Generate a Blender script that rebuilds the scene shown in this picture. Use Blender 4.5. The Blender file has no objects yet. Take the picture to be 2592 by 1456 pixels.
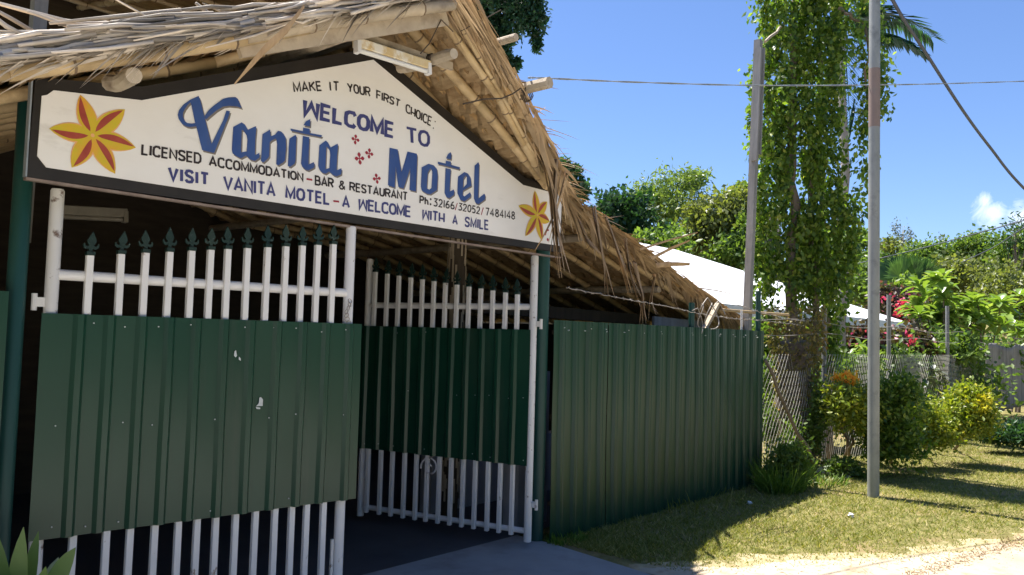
import bpy, bmesh, math, random
import numpy as np
from mathutils import Vector, Matrix
from mathutils.geometry import tessellate_polygon
random.seed(7)
RNG = np.random.default_rng(11)
R = math.radians
S = bpy.context.scene
COL = S.collection

# ------------------------------------------------------------------ camera
# world: X along the front wall, Y into the property, Z up (metres); origin at the right gate post
F_PX, PITCH, ROLL, EYE = 2055.0, 0.0586, 0.028, 1.666
CAMP = np.array([-5.261, -4.114, EYE])
HX, HY = 0.755, 0.656                                # heading of the camera on the ground
_h = math.hypot(HX, HY); HX /= _h; HY /= _h
cam = bpy.data.cameras.new('camera'); camo = bpy.data.objects.new('camera', cam); COL.objects.link(camo)
cam.sensor_width = 36.0; cam.lens = 36.0 * F_PX / 2592.0
cam.clip_start = 0.05; cam.clip_end = 2000
yaw = math.atan2(HY, HX) - math.pi / 2
camo.matrix_world = (Matrix.Translation(Vector(CAMP)) @ Matrix.Rotation(yaw, 4, 'Z')
                     @ Matrix.Rotation(math.pi / 2 + PITCH, 4, 'X') @ Matrix.Rotation(ROLL, 4, 'Z'))
S.camera = camo

# ------------------------------------------------------------------ sky, sun, exposure
SUN_EL, SUN_AZ = R(66.3), R(3)                         # the sun stands behind the wall
W = bpy.data.worlds.new('World'); S.world = W; W.use_nodes = True
wn, wl = W.node_tree.nodes, W.node_tree.links
bg = wn['Background']
sky = wn.new('ShaderNodeTexSky'); sky.sky_type = 'NISHITA'; sky.sun_disc = False
sky.sun_elevation = SUN_EL; sky.sun_rotation = SUN_AZ
sky.air_density = 1.0; sky.dust_density = 0.25; sky.ozone_density = 3.0; sky.altitude = 0
bg.inputs[1].default_value = 0.066
sun = bpy.data.lights.new('sun', 'SUN'); suno = bpy.data.objects.new('sun', sun); COL.objects.link(suno)
sun.energy = 5.0; sun.angle = R(0.53); sun.color = (1.0, 0.95, 0.87)
suno.rotation_euler = (-(math.pi / 2 - SUN_EL), 0, -SUN_AZ)
suno.location = (0, 20, 40)
S.view_settings.view_transform = 'Standard'; S.view_settings.look = 'None'
S.view_settings.gamma = 1.0; S.view_settings.exposure = 1.27
S.view_settings.use_curve_mapping = False

# ------------------------------------------------------------------ geometry from the surveyed camera
K = 1.0062
def ray(x, y):
    x, y = x * K, y * K
    u = (x - 1296) / F_PX; v = -(y - 728) / F_PX
    c, s = math.cos(ROLL), math.sin(ROLL)
    xc = u * c - v * s; up = u * s + v * c
    cp, sp = math.cos(PITCH), math.sin(PITCH)
    w0, w1, w2 = xc, cp - up * sp, sp + up * cp
    return np.array([w0 * HY + w1 * HX, -w0 * HX + w1 * HY, w2])
def onY(Y, x, y):
    r = ray(x, y); return CAMP + (Y - CAMP[1]) / r[1] * r
def onZ(x, y, z=0.0):
    r = ray(x, y); return CAMP + (z - CAMP[2]) / r[2] * r
def at(dep, x, y):
    return CAMP + dep * ray(x, y)

# ------------------------------------------------------------------ materials
def newmat(name):
    m = bpy.data.materials.new(name); m.use_nodes = True
    nt = m.node_tree
    return m, nt.nodes, nt.links, nt.nodes['Principled BSDF']
def rgb(c): return (c[0], c[1], c[2], 1.0)
def mat(name, c1, c2=None, scale=(5, 5, 5), rough=0.6, metal=0.0, spec=0.4, detail=6, contrast=(0.3, 0.7),
        bump=0.0, bscale=None, coords='Object', c3=None, s3=1.5, c3r=(0.55, 0.75), island=0.0):
    m, n, l, p = newmat(name)
    p.inputs['Roughness'].default_value = rough; p.inputs['Metallic'].default_value = metal
    p.inputs['Specular IOR Level'].default_value = spec
    if c2 is None: c2 = c1
    tc = n.new('ShaderNodeTexCoord')
    def noise(sc, det):
        mp = n.new('ShaderNodeMapping'); mp.inputs['Scale'].default_value = sc
        l.new(tc.outputs[coords], mp.inputs[0])
        nz = n.new('ShaderNodeTexNoise'); nz.inputs['Scale'].default_value = 1; nz.inputs['Detail'].default_value = det
        nz.inputs['Roughness'].default_value = 0.62
        l.new(mp.outputs[0], nz.inputs[0]); return nz
    nz = noise(scale, detail)
    cr = n.new('ShaderNodeValToRGB'); cr.color_ramp.elements[0].color = rgb(c1); cr.color_ramp.elements[1].color = rgb(c2)
    cr.color_ramp.elements[0].position, cr.color_ramp.elements[1].position = contrast
    l.new(nz.outputs[0], cr.inputs[0]); out = cr.outputs[0]
    if c3 is not None:
        n3 = noise(s3 if hasattr(s3, '__len__') else (s3,) * 3, 5)
        mr = n.new('ShaderNodeMapRange'); mr.inputs[1].default_value, mr.inputs[2].default_value = c3r
        l.new(n3.outputs[0], mr.inputs[0])
        mx = n.new('ShaderNodeMix'); mx.data_type = 'RGBA'
        l.new(mr.outputs[0], mx.inputs[0]); l.new(out, mx.inputs[6]); mx.inputs[7].default_value = rgb(c3); out = mx.outputs[2]
    if island:
        g = n.new('ShaderNodeNewGeometry')
        mr = n.new('ShaderNodeMapRange'); mr.inputs[3].default_value = 1 - island; mr.inputs[4].default_value = 1 + island
        l.new(g.outputs['Random Per Island'], mr.inputs[0])
        mx = n.new('ShaderNodeVectorMath'); mx.operation = 'SCALE'
        l.new(out, mx.inputs[0]); l.new(mr.outputs[0], mx.inputs['Scale']); out = mx.outputs[0]
    l.new(out, p.inputs['Base Color'])
    if bump:
        nb = noise(bscale or tuple(s * 3 for s in scale), 6)
        b = n.new('ShaderNodeBump'); b.inputs['Strength'].default_value = bump; b.inputs['Distance'].default_value = 0.02
        l.new(nb.outputs[0], b.inputs['Height']); l.new(b.outputs[0], p.inputs['Normal'])
    return m
def leafmat(name, c1, c2, c3=None, trans=0.35, rough=0.42, spec=0.45):
    m, n, l, p = newmat(name)
    g = n.new('ShaderNodeNewGeometry')
    cr = n.new('ShaderNodeValToRGB'); e = cr.color_ramp.elements
    e[0].color = rgb(c1); e[1].color = rgb(c2); e[1].position = 0.85
    if c3 is not None:
        x = e.new(0.97); x.color = rgb(c3)
    l.new(g.outputs['Random Per Island'], cr.inputs[0])
    p.inputs['Roughness'].default_value = rough; p.inputs['Specular IOR Level'].default_value = spec
    l.new(cr.outputs[0], p.inputs['Base Color'])
    t = n.new('ShaderNodeBsdfTranslucent')
    sc = n.new('ShaderNodeVectorMath'); sc.operation = 'MULTIPLY'; sc.inputs[1].default_value = (1.5, 1.55, 0.55)
    l.new(cr.outputs[0], sc.inputs[0]); l.new(sc.outputs[0], t.inputs[0])
    mx = n.new('ShaderNodeMixShader'); mx.inputs[0].default_value = trans
    l.new(p.outputs[0], mx.inputs[1]); l.new(t.outputs[0], mx.inputs[2])
    l.new(mx.outputs[0], n['Material Output'].inputs[0])
    return m
M = {}
M['green'] = mat('green_sheet', (.004, .042, .023), (.008, .053, .030), (3, 3, .8), rough=.33, spec=.4, bump=.05, bscale=(5, 5, 1.2),
                 c3=(.045, .062, .045), s3=(9, 9, .9), c3r=(.55, .95))
M['green_post'] = mat('green_post_paint', (.008, .05, .042), (.014, .065, .055), (6, 6, 2), rough=.45, spec=.4)
M['spear'] = mat('spear_paint', (.004, .02, .015), (.008, .03, .023), (30, 30, 30), rough=.5, c3=(.12, .14, .13), s3=45, c3r=(.66, .72))
M['white'] = mat('white_paint', (.78, .76, .74), (.7, .68, .66), (4, 4, 2), rough=.45, c3=(.24, .17, .11), s3=(16, 16, 9), c3r=(.665, .74))
M['rustwhite'] = mat('chipped_white_paint', (.76, .74, .72), (.66, .64, .6), (4, 4, 2), rough=.5, c3=(.16, .1, .07), s3=14, c3r=(.6, .68))
M['chip'] = mat('bare_metal', (.6, .63, .62), (.5, .52, .5), rough=.4)
M['sign'] = mat('sign_panel', (.79, .76, .715), (.87, .845, .81), (1.4, 1.4, 2.2), rough=.5, spec=.3, c3=(.5, .46, .41), s3=(3, 3, 8), c3r=(.6, .95), bump=.04, bscale=(6, 6, 40))
M['black'] = mat('sign_frame_paint', (.017, .014, .012), (.028, .023, .02), (7, 7, 7), rough=.5)
M['edge'] = mat('raw_metal_edge', (.3, .24, .2), (.16, .11, .09), (9, 9, 9), rough=.6)
M['blue'] = mat('blue_letter_paint', (.03, .07, .24), (.055, .11, .30), (7, 7, 3), rough=.45, c3=(.07, .1, .22), s3=8)
M['navy'] = mat('navy_letter_paint', (.045, .05, .17), (.07, .07, .2), (20, 20, 20), rough=.45)
M['letterblack'] = mat('black_letter_paint', (.022, .016, .014), (.045, .03, .028), (20, 20, 20), rough=.45)
M['dropshade'] = mat('letter_outline_paint', (.17, .15, .13), (.24, .2, .17), (20, 20, 20), rough=.5)
M['red'] = mat('red_paint', (.3, .022, .04), (.38, .03, .05), (30, 30, 30), rough=.5)
M['petal_y'] = mat('petal_yellow', (.72, .42, .03), (.55, .5, .03), (9, 9, 9), rough=.5, c3=(.78, .3, .05), s3=10, c3r=(.5, .8))
M['petal_r'] = mat('petal_red', (.3, .045, .03), (.42, .08, .05), (14, 14, 14), rough=.5)
M['petal_o'] = mat('petal_orange', (.78, .42, .18), rough=.5)
M['bamboo'] = mat('bamboo', (.44, .31, .16), (.58, .43, .24), (9, 9, 9), rough=.5, c3=(.25, .17, .09), s3=6, c3r=(.55, .8), bump=.15)
M['node'] = mat('bamboo_node_scar', (.13, .085, .05), (.22, .15, .09), (20, 20, 20), rough=.7)
M['bamboo_grey'] = mat('weathered_bamboo', (.38, .3, .21), (.52, .43, .31), (9, 9, 9), rough=.6, c3=(.2, .15, .1), s3=6, c3r=(.55, .8), bump=.15)
M['log'] = mat('weathered_log', (.36, .29, .2), (.5, .42, .32), (12, 12, 12), rough=.75, c3=(.18, .13, .09), s3=8, bump=.3)
M['thatch'] = mat('thatch_leaf', (.29, .19, .095), (.46, .33, .185), (30, 6, 30), rough=.7, spec=.25, c3=(.2, .115, .05), s3=5, c3r=(.5, .75), bump=.5, bscale=(45, 9, 45))
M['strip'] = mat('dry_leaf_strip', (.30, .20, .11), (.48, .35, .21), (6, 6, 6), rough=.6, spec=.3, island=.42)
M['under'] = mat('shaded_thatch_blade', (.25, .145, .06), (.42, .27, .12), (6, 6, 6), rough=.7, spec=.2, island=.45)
M['hang'] = mat('hanging_dry_leaf', (.3, .19, .1), (.48, .33, .18), (25, 25, 5), rough=.6, spec=.3, island=.3)
M['stalk'] = mat('grey_thatch_stalk', (.36, .30, .235), (.56, .49, .41), (6, 6, 6), rough=.65, spec=.3, island=.55)
M['wood_grey'] = mat('weathered_grey_wood', (.2, .2, .195), (.32, .32, .31), (14, 14, 1.2), rough=.8, bump=.3, bscale=(40, 40, 4))
M['steel'] = mat('galvanised_pole', (.25, .265, .255), (.36, .37, .345), (6, 6, 2.5), rough=.5, metal=.15, c3=(.17, .18, .17), s3=7, c3r=(.55, .8), bump=.05)
M['rust'] = mat('rust_band', (.235, .18, .155), (.28, .21, .185), (9, 9, 4), rough=.8, c3=(.24, .2, .18), s3=8)
M['wire'] = mat('grey_cable', (.2, .23, .26), (.3, .34, .38), (12, 12, 12), rough=.5)
M['wiredark'] = mat('dark_cable', (.07, .08, .11), (.1, .11, .15), (8, 8, 8), rough=.6)
M['barb'] = mat('rusty_barbed_wire', (.32, .28, .25), (.45, .42, .38), (20, 20, 20), rough=.6, metal=.3)
M['chain'] = mat('chain_link_wire', (.38, .36, .31), (.5, .48, .42), (6, 6, 6), rough=.5, metal=.2)
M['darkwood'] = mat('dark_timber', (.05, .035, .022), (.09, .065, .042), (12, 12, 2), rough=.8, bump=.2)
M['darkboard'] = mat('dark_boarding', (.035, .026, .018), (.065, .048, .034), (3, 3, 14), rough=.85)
M['render'] = mat('painted_block_wall', (.34, .34, .36), (.42, .42, .44), (2, 2, 2), rough=.8)
M['bounce_pale'] = mat('bounce_road_white', (.64, .59, .51), (.76, .71, .63), (1.6, 1.6, 1.6), rough=.95, spec=.1, bump=.25, bscale=(30, 30, 30))  # whiter than the visible road, to throw more light onto the sign
M['drysoil'] = mat('dry_grass_soil', (.3, .24, .12), (.5, .42, .27), (9, 9, 9), rough=.95, spec=.1, c3=(.17, .16, .05), s3=5, c3r=(.5, .7), bump=.5, bscale=(60, 60, 60))
M['concrete'] = mat('driveway_concrete', (.27, .27, .265), (.36, .36, .35), (1.6, 1.6, 1.6), rough=.85, c3=(.2, .19, .175), s3=2.2, c3r=(.5, .8), bump=.1, bscale=(60, 60, 60))
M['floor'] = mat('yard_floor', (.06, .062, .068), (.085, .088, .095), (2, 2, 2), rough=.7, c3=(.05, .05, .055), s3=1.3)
M['housewhite'] = mat('white_roof_iron', (.8, .82, .85), (.84, .85, .87), (1, 1, 1), rough=.5)
M['housewall'] = mat('house_wall', (.16, .15, .14), (.22, .2, .18), (2, 2, 2), rough=.9)
M['bark'] = mat('bark', (.13, .1, .075), (.23, .19, .15), (9, 9, 3), rough=.9, bump=.4)
M['barkpale'] = mat('pale_bark', (.3, .26, .22), (.42, .38, .33), (8, 8, 3), rough=.9, bump=.3)
M['rock'] = mat('cliff_rock', (.1, .085, .075), (.2, .17, .14), (.5, .5, .5), rough=.95, bump=.6)
M['cloth'] = mat('grey_shade_cloth', (.17, .165, .16), (.34, .325, .31), (16, 16, 2), rough=.9, c3=(.12, .12, .1), s3=(5, 5, 1.5))
M['paper'] = mat('crumpled_paper', (.75, .75, .8), (.85, .85, .88), rough=.8)
M['stone'] = mat('pale_stone', (.5, .46, .42), (.68, .64, .6), (8, 8, 8), rough=.9)
M['tube'] = mat('lamp_tube', (.75, .74, .7), (.68, .66, .62), rough=.3)
M['lampbody'] = mat('stained_lamp_housing', (.66, .56, .36), (.6, .42, .18), (14, 14, 14), rough=.5, c3=(.75, .7, .6), s3=10, c3r=(.5, .6))
M['lampbody2'] = mat('old_lamp_housing', (.17, .15, .12), (.22, .2, .16), (14, 14, 14), rough=.5)
M['blueplastic'] = mat('blue_plastic', (.05, .12, .3), (.07, .16, .36), rough=.5)
# leaves
M['vine'] = leafmat('vine_leaf', (.04, .10, .018), (.19, .29, .045), (.34, .4, .09), trans=.48)
M['ivy'] = leafmat('dry_vine_leaf', (.1, .1, .035), (.26, .22, .08), (.32, .2, .06))
M['dark'] = leafmat('dark_leaf', (.016, .05, .022), (.04, .1, .035))
M['darkblue'] = leafmat('shaded_leaf', (.018, .055, .032), (.035, .095, .05))
M['lime'] = leafmat('light_leaf', (.13, .2, .05), (.22, .3, .075), trans=.3)
M['mid'] = leafmat('mid_leaf', (.075, .14, .035), (.16, .24, .06), trans=.45)
M['olive'] = leafmat('olive_leaf', (.10, .13, .04), (.2, .225, .075), trans=.45)
M['grey'] = leafmat('grey_leaf', (.1, .12, .1), (.17, .19, .16), trans=.2)
M['big'] = leafmat('broad_glossy_leaf', (.12, .21, .035), (.22, .32, .07), (.32, .4, .13), trans=.35, rough=.3, spec=.6)
M['croton'] = leafmat('yellow_green_leaf', (.13, .2, .025), (.3, .34, .04), (.5, .46, .05))
M['yellow'] = leafmat('yellow_leaf', (.42, .42, .03), (.6, .52, .04))
M['orange'] = leafmat('orange_flower', (.85, .38, .04), (.9, .62, .1), trans=.5)
M['pink'] = leafmat('pink_flower', (.5, .03, .12), (.65, .07, .2))
M['purple'] = leafmat('dark_red_leaf', (.045, .05, .03), (.1, .07, .05), (.25, .08, .1))
M['palm'] = leafmat('palm_leaf', (.03, .08, .03), (.07, .14, .05))
M['lily'] = leafmat('striped_leaf', (.09, .17, .04), (.22, .32, .1), (.5, .52, .34))
M['grass'] = leafmat('grass_blade', (.125, .16, .03), (.29, .285, .08), (.5, .43, .2), trans=.3, rough=.6, spec=.2)
M['weed'] = leafmat('weed_blade', (.06, .13, .02), (.16, .25, .05), trans=.35)

# ------------------------------------------------------------------ mesh helpers
class MB:
    def __init__(s): s.v = []; s.f = []; s.m = []; s.mi = 0
    def add(s, vs, fs):
        b = len(s.v); s.v.extend([tuple(map(float, p)) for p in vs])
        for f in fs: s.f.append(tuple(i + b for i in f)); s.m.append(s.mi)
    def box(s, a, b, bevel=0):
        x0, y0, z0 = a; x1, y1, z1 = b
        s.add([(x0, y0, z0), (x1, y0, z0), (x1, y1, z0), (x0, y1, z0), (x0, y0, z1), (x1, y0, z1), (x1, y1, z1), (x0, y1, z1)],
              [(0, 3, 2, 1), (4, 5, 6, 7), (0, 1, 5, 4), (1, 2, 6, 5), (2, 3, 7, 6), (3, 0, 4, 7)])
    def bar(s, p, q, w, h, up=(0, 0, 1)):
        p, q = Vector(p), Vector(q); d = (q - p).normalized(); u = Vector(up)
        if abs(d.dot(u)) > .95: u = Vector((0, 1, 0))
        sx = d.cross(u).normalized(); uz = sx.cross(d).normalized()
        vs = []
        for c in (p, q):
            for a, b in ((-1, -1), (1, -1), (1, 1), (-1, 1)): vs.append(c + sx * (w / 2 * a) + uz * (h / 2 * b))
        s.add(vs, [(3, 2, 1, 0), (4, 5, 6, 7), (0, 1, 5, 4), (1, 2, 6, 5), (2, 3, 7, 6), (3, 0, 4, 7)])
    def tube(s, pts, r, n=8, cap=True):
        pts = [Vector(p) for p in pts]; N = len(pts)
        rs = r if hasattr(r, '__len__') else [r] * N
        vs = []; ref = None
        for i, p in enumerate(pts):
            d = (pts[min(i + 1, N - 1)] - pts[max(i - 1, 0)])
            d = d.normalized() if d.length > 1e-9 else Vector((0, 0, 1))
            if ref is None:
                ref = Vector((0, 0, 1)) if abs(d.z) < .9 else Vector((1, 0, 0))
            a = d.cross(ref)
            a = a.normalized() if a.length > 1e-6 else d.orthogonal().normalized()
            b = a.cross(d).normalized() * -1; ref = a.cross(d) * -1 if False else ref
            for k in range(n):
                t = 2 * math.pi * k / n; vs.append(p + (a * math.cos(t) + b * math.sin(t)) * rs[i])
        fs = []
        for i in range(N - 1):
            for k in range(n):
                k2 = (k + 1) % n; fs.append((i * n + k, i * n + k2, (i + 1) * n + k2, (i + 1) * n + k))
        if cap: fs.append(tuple(range(n - 1, -1, -1))); fs.append(tuple((N - 1) * n + k for k in range(n)))
        s.add(vs, fs)
    def bamboo(s, p, q, r, n=9, node=.33, seed=0):
        rr = random.Random(seed); p, q = Vector(p), Vector(q); L = (q - p).length
        ts = [0.0]; rs = [r]; x = rr.uniform(.1, node)
        while x < L - .05:
            for dx, k in ((-.018, 1.0), (-.006, 1.16), (.006, 1.16), (.018, .98)):
                ts.append((x + dx) / L); rs.append(r * k)
            x += node * rr.uniform(.85, 1.15)
        ts.append(1.0); rs.append(r * .93)
        sag = rr.uniform(-.012, .012); f0 = len(s.f)
        s.tube([p.lerp(q, t) + Vector((0, sag, sag)) * math.sin(math.pi * t) for t in ts], rs, n)
        for i in range(2, len(ts) - 2, 4):
            for k in range(n): s.m[f0 + i * n + k] = 1
    def build(s, name, m, parent=None, local=False, smooth=False):
        me = bpy.data.meshes.new(name)
        off = Vector((0, 0, 0))
        if parent is not None and not local:
            q = parent
            while q is not None: off = off + q.location; q = q.parent
        me.from_pydata([(v[0] - off.x, v[1] - off.y, v[2] - off.z) for v in s.v], [], s.f)
        ms = m if isinstance(m, (list, tuple)) else [m]
        for k in ms: me.materials.append(M[k] if isinstance(k, str) else k)
        me.polygons.foreach_set('material_index', s.m)
        if smooth: me.polygons.foreach_set('use_smooth', [True] * len(me.polygons))
        me.update()
        o = bpy.data.objects.new(name, me); COL.objects.link(o)
        if parent is not None: o.parent = parent
        return o
def smooth_by_angle(o, ang=40):
    bm = bmesh.new(); bm.from_mesh(o.data)
    for f in bm.faces: f.smooth = True
    for e in bm.edges:
        if len(e.link_faces) == 2 and e.calc_face_angle() > R(ang): e.smooth = False
    bm.to_mesh(o.data); bm.free(); return o
def tag(o, label=None, cat=None, group=None, kind=None):
    if label: o['label'] = label
    if cat: o['category'] = cat
    if group: o['group'] = group
    if kind: o['kind'] = kind
    return o
def thing(name, label, cat, loc=(0, 0, 0), group=None, rz=0):
    o = bpy.data.objects.new(name, None); COL.objects.link(o)
    o.location = Vector([float(c) for c in loc]); o.rotation_euler[2] = rz; o.empty_display_size = .2
    return tag(o, label, cat, group)
def npmesh(name, verts, faces, m, parent=None, off=None):
    """verts (N,3) array, faces (F,k) array, one island per face group"""
    verts = np.asarray(verts, dtype=np.float32).reshape(-1, 3)
    if parent is not None:
        q = parent; o = np.zeros(3)
        while q is not None: o += np.array(q.location); q = q.parent
        verts = verts - o.astype(np.float32)
    faces = np.asarray(faces, dtype=np.int32); k = faces.shape[1]
    me = bpy.data.meshes.new(name)
    me.vertices.add(len(verts)); me.vertices.foreach_set('co', verts.ravel())
    me.loops.add(faces.size); me.loops.foreach_set('vertex_index', faces.ravel())
    me.polygons.add(len(faces)); me.polygons.foreach_set('loop_start', np.arange(0, faces.size, k, dtype=np.int32))
    me.update(calc_edges=True); me.validate()
    for q in (m if isinstance(m, (list, tuple)) else [m]): me.materials.append(M[q])
    o = bpy.data.objects.new(name, me); COL.objects.link(o)
    if parent is not None: o.parent = parent
    return o
def unit(a): return a / np.maximum(np.linalg.norm(a, axis=-1, keepdims=True), 1e-9)
def leaf_geo(c, L, wd, d=None, droop=0.0, rng=RNG, fold=.25, spread=1.0, up=0.0):
    """N folded leaves: centre c (N,3), length L, width ratio wd, preferred direction d"""
    n = len(c); L = np.broadcast_to(np.asarray(L, float), (n,)) * rng.uniform(.65, 1.3, n)
    v = rng.normal(size=(n, 3)) * spread
    if d is not None: v = v + d
    v[:, 2] += up - droop; v = unit(v)
    w = unit(np.cross(v, rng.normal(size=(n, 3)))); nn = np.cross(v, w)
    L1 = L[:, None]; hw = L1 * wd * .5
    base = c; tip = c + v * L1; mid = c + v * L1 * .45
    A = mid + w * hw + nn * hw * fold; B = mid - w * hw + nn * hw * fold
    V = np.stack([base, A, tip, B], 1).reshape(-1, 3)
    i = np.arange(n)[:, None] * 4
    Fc = np.concatenate([i + np.array([[0, 1, 2]]), i + np.array([[0, 2, 3]])], 1).reshape(-1, 3)
    return V, Fc
def leaves(name, c, L, wd, m, parent=None, **kw):
    V, Fc = leaf_geo(np.asarray(c, float), L, wd, **kw)
    return npmesh(name, V, Fc, m, parent)
def clumps(blobs, per, rng=RNG, spread=.22, shell=.55):
    """blobs: (x,y,z,rx,ry,rz,n_clumps) -> leaf centres gathered in clumps"""
    out = []
    for (x, y, z, rx, ry, rz, nc) in blobs:
        u = unit(rng.normal(size=(int(nc), 3))); r = rng.uniform(shell, 1.0, (int(nc), 1)) * rng.uniform(.85, 1.08, (int(nc), 1))
        cc = u * r
        p = cc[:, None, :] + rng.normal(size=(int(nc), per, 3)) * spread
        p = p.reshape(-1, 3) * np.array([rx, ry, rz]) + np.array([x, y, z])
        out.append(p)
    return np.concatenate(out)
def wobble_tube(mb, p, q, r0, r1, n=8, seg=6, amp=.03, seed=0):
    rr = random.Random(seed); p, q = Vector(p), Vector(q)
    pts = []; rs = []
    for i in range(seg + 1):
        t = i / seg; a = amp * math.sin(math.pi * t)
        pts.append(p.lerp(q, t) + Vector((rr.uniform(-a, a), rr.uniform(-a, a), 0))); rs.append(r0 + (r1 - r0) * t)
    mb.tube(pts, rs, n)
def tree(name, label, cat, base, blobs, L, wd, m, per=60, trunk=(.2, .08), bark='bark', group=None, limbs=5, seed=1, spread=.22,
         droop=.1, shell=.5, lean=None, trunk_top=None):
    rng = np.random.default_rng(seed)
    t = thing(name, label, cat, base, group)
    mb = MB(); top = trunk_top if trunk_top is not None else np.mean([b[:3] for b in blobs], 0)
    wobble_tube(mb, base, top, trunk[0], trunk[1], 8, 7, .12, seed)
    b0 = Vector([float(q) for q in base]); tp = Vector([float(q) for q in top])
    for i in range(limbs):
        b = blobs[i % len(blobs)]
        u = rng.uniform(-.7, .7, 3)
        e = Vector((b[0] + u[0] * b[3], b[1] + u[1] * b[4], b[2] + u[2] * b[5]))
        s0 = b0.lerp(tp, rng.uniform(.45, .9))
        wobble_tube(mb, s0, e, trunk[1] * .7, trunk[1] * .15, 6, 5, .1, seed + i)
    mb.build('trunk', bark, t, smooth=True)
    c = clumps(blobs, per, rng, spread, shell)
    leaves('crown', c, L, wd, m, t, rng=rng, droop=droop)
    return t

# ------------------------------------------------------------------ ground, road, driveway
def noise2(x, y, s=1.0):
    return (math.sin(x * 1.7 * s + 1.3) * math.cos(y * 2.1 * s - .4) + .5 * math.sin(x * 4.3 * s - y * 3.1 * s + 2)
            + .25 * math.sin(x * 9.1 * s + y * 7.7 * s))
m, n, l, p = newmat('lawn_soil')
p.inputs['Roughness'].default_value = .95; p.inputs['Specular IOR Level'].default_value = .1
tc = n.new('ShaderNodeTexCoord')
def nz(sc, det=6):
    a = n.new('ShaderNodeTexNoise'); a.inputs['Scale'].default_value = sc; a.inputs['Detail'].default_value = det
    l.new(tc.outputs['Object'], a.inputs[0]); return a
cr = n.new('ShaderNodeValToRGB'); cr.color_ramp.elements[0].color = (.11, .11, .03, 1); cr.color_ramp.elements[1].color = (.27, .23, .1, 1)
cr.color_ramp.elements[0].position = .35; cr.color_ramp.elements[1].position = .65
l.new(nz(7).outputs[0], cr.inputs[0])
cr2 = n.new('ShaderNodeValToRGB'); cr2.color_ramp.elements[0].position = .52; cr2.color_ramp.elements[1].position = .68
l.new(nz(1.3).outputs[0], cr2.inputs[0])
mx = n.new('ShaderNodeMix'); mx.data_type = 'RGBA'; l.new(cr2.outputs[0], mx.inputs[0]); l.new(cr.outputs[0], mx.inputs[6]); mx.inputs[7].default_value = (.26, .2, .1, 1)
l.new(mx.outputs[2], p.inputs['Base Color'])
b = n.new('ShaderNodeBump'); b.inputs['Strength'].default_value = .6; b.inputs['Distance'].default_value = .03
l.new(nz(40).outputs[0], b.inputs['Height']); l.new(b.outputs[0], p.inputs['Normal'])
M['lawn'] = m
mb = MB()
mb.add([(-400, -400, 0), (400, -400, 0), (400, 400, 0), (-400, 400, 0)], [(0, 1, 2, 3)])
tag(mb.build('ground', 'lawn'), kind='structure')

M['road'] = mat('coral_road', (.38, .315, .22), (.52, .45, .34), (1.6, 1.6, 1.6), rough=.95, spec=.1, c3=(.24, .17, .10), s3=3.1, c3r=(.56, .74), bump=.25, bscale=(30, 30, 30))
def road_edge(X):                                    # Y of the grass edge
    return -1.05 - .583 * (X + .1) if X < 3.0 else -2.86 - .2 * (X - 3.0)
mb = MB(); xs = np.concatenate([np.arange(-.15, 14, .025), np.arange(14, 120, 3)]); vs = []; fs = []
for i, X in enumerate(xs):
    e = road_edge(X) + .07 * noise2(X, 0, 1.1) + .035 * noise2(X, 3, 4.0) + .02 * noise2(X, 1, 13.0) + random.uniform(-.012, .012)
    vs += [(X, e, .004), (X, -9, .004)]
    if i: fs.append((2 * i - 2, 2 * i - 1, 2 * i + 1, 2 * i))
mb.add(vs, fs)
tag(mb.build('road', 'road'), kind='structure')
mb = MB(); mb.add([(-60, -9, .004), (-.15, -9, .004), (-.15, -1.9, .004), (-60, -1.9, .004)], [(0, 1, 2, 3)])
tag(mb.build('bounce_road', 'bounce_pale'), kind='structure')  # out-of-view road stretch, added in a paler tone to bounce sunlight up
mb = MB(); vs = []; fs = []
for i, X in enumerate(xs):
    e = road_edge(X) + .07 * noise2(X, 0, 1.1) + .22 + .07 * noise2(X, 5, 2.2) + .03 * noise2(X, 2, 9.0)
    vs += [(X, min(e, -.02), .002), (X, road_edge(X) - .4, .002)]
    if i: fs.append((2 * i - 2, 2 * i - 1, 2 * i + 1, 2 * i))
mb.add(vs, fs); tag(mb.build('dry_verge', 'drysoil'), kind='structure')
mb = MB()                                             # concrete apron, real step of a few cm
mb.add([(-3.95, .3, .012), (-.03, .3, .012), (-.03, -.06, .012), (-.18, -1.02, .012), (-.32, -1.9, .012), (-3.95, -1.9, .012)], [(5, 4, 3, 2, 1, 0)])
mb.add([(-.03, .3, .012), (-.03, -.06, .012), (-.18, -1.02, .012), (-.32, -1.9, .012), (-.03, .3, 0), (-.03, -.06, 0), (-.18, -1.02, 0), (-.32, -1.9, 0)],
       [(0, 1, 5, 4), (1, 2, 6, 5), (2, 3, 7, 6)])
tag(mb.build('driveway', 'concrete'), kind='structure')
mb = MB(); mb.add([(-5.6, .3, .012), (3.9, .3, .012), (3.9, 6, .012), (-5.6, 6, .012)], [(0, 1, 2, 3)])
tag(mb.build('yard_floor', 'floor'), kind='structure')

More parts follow.
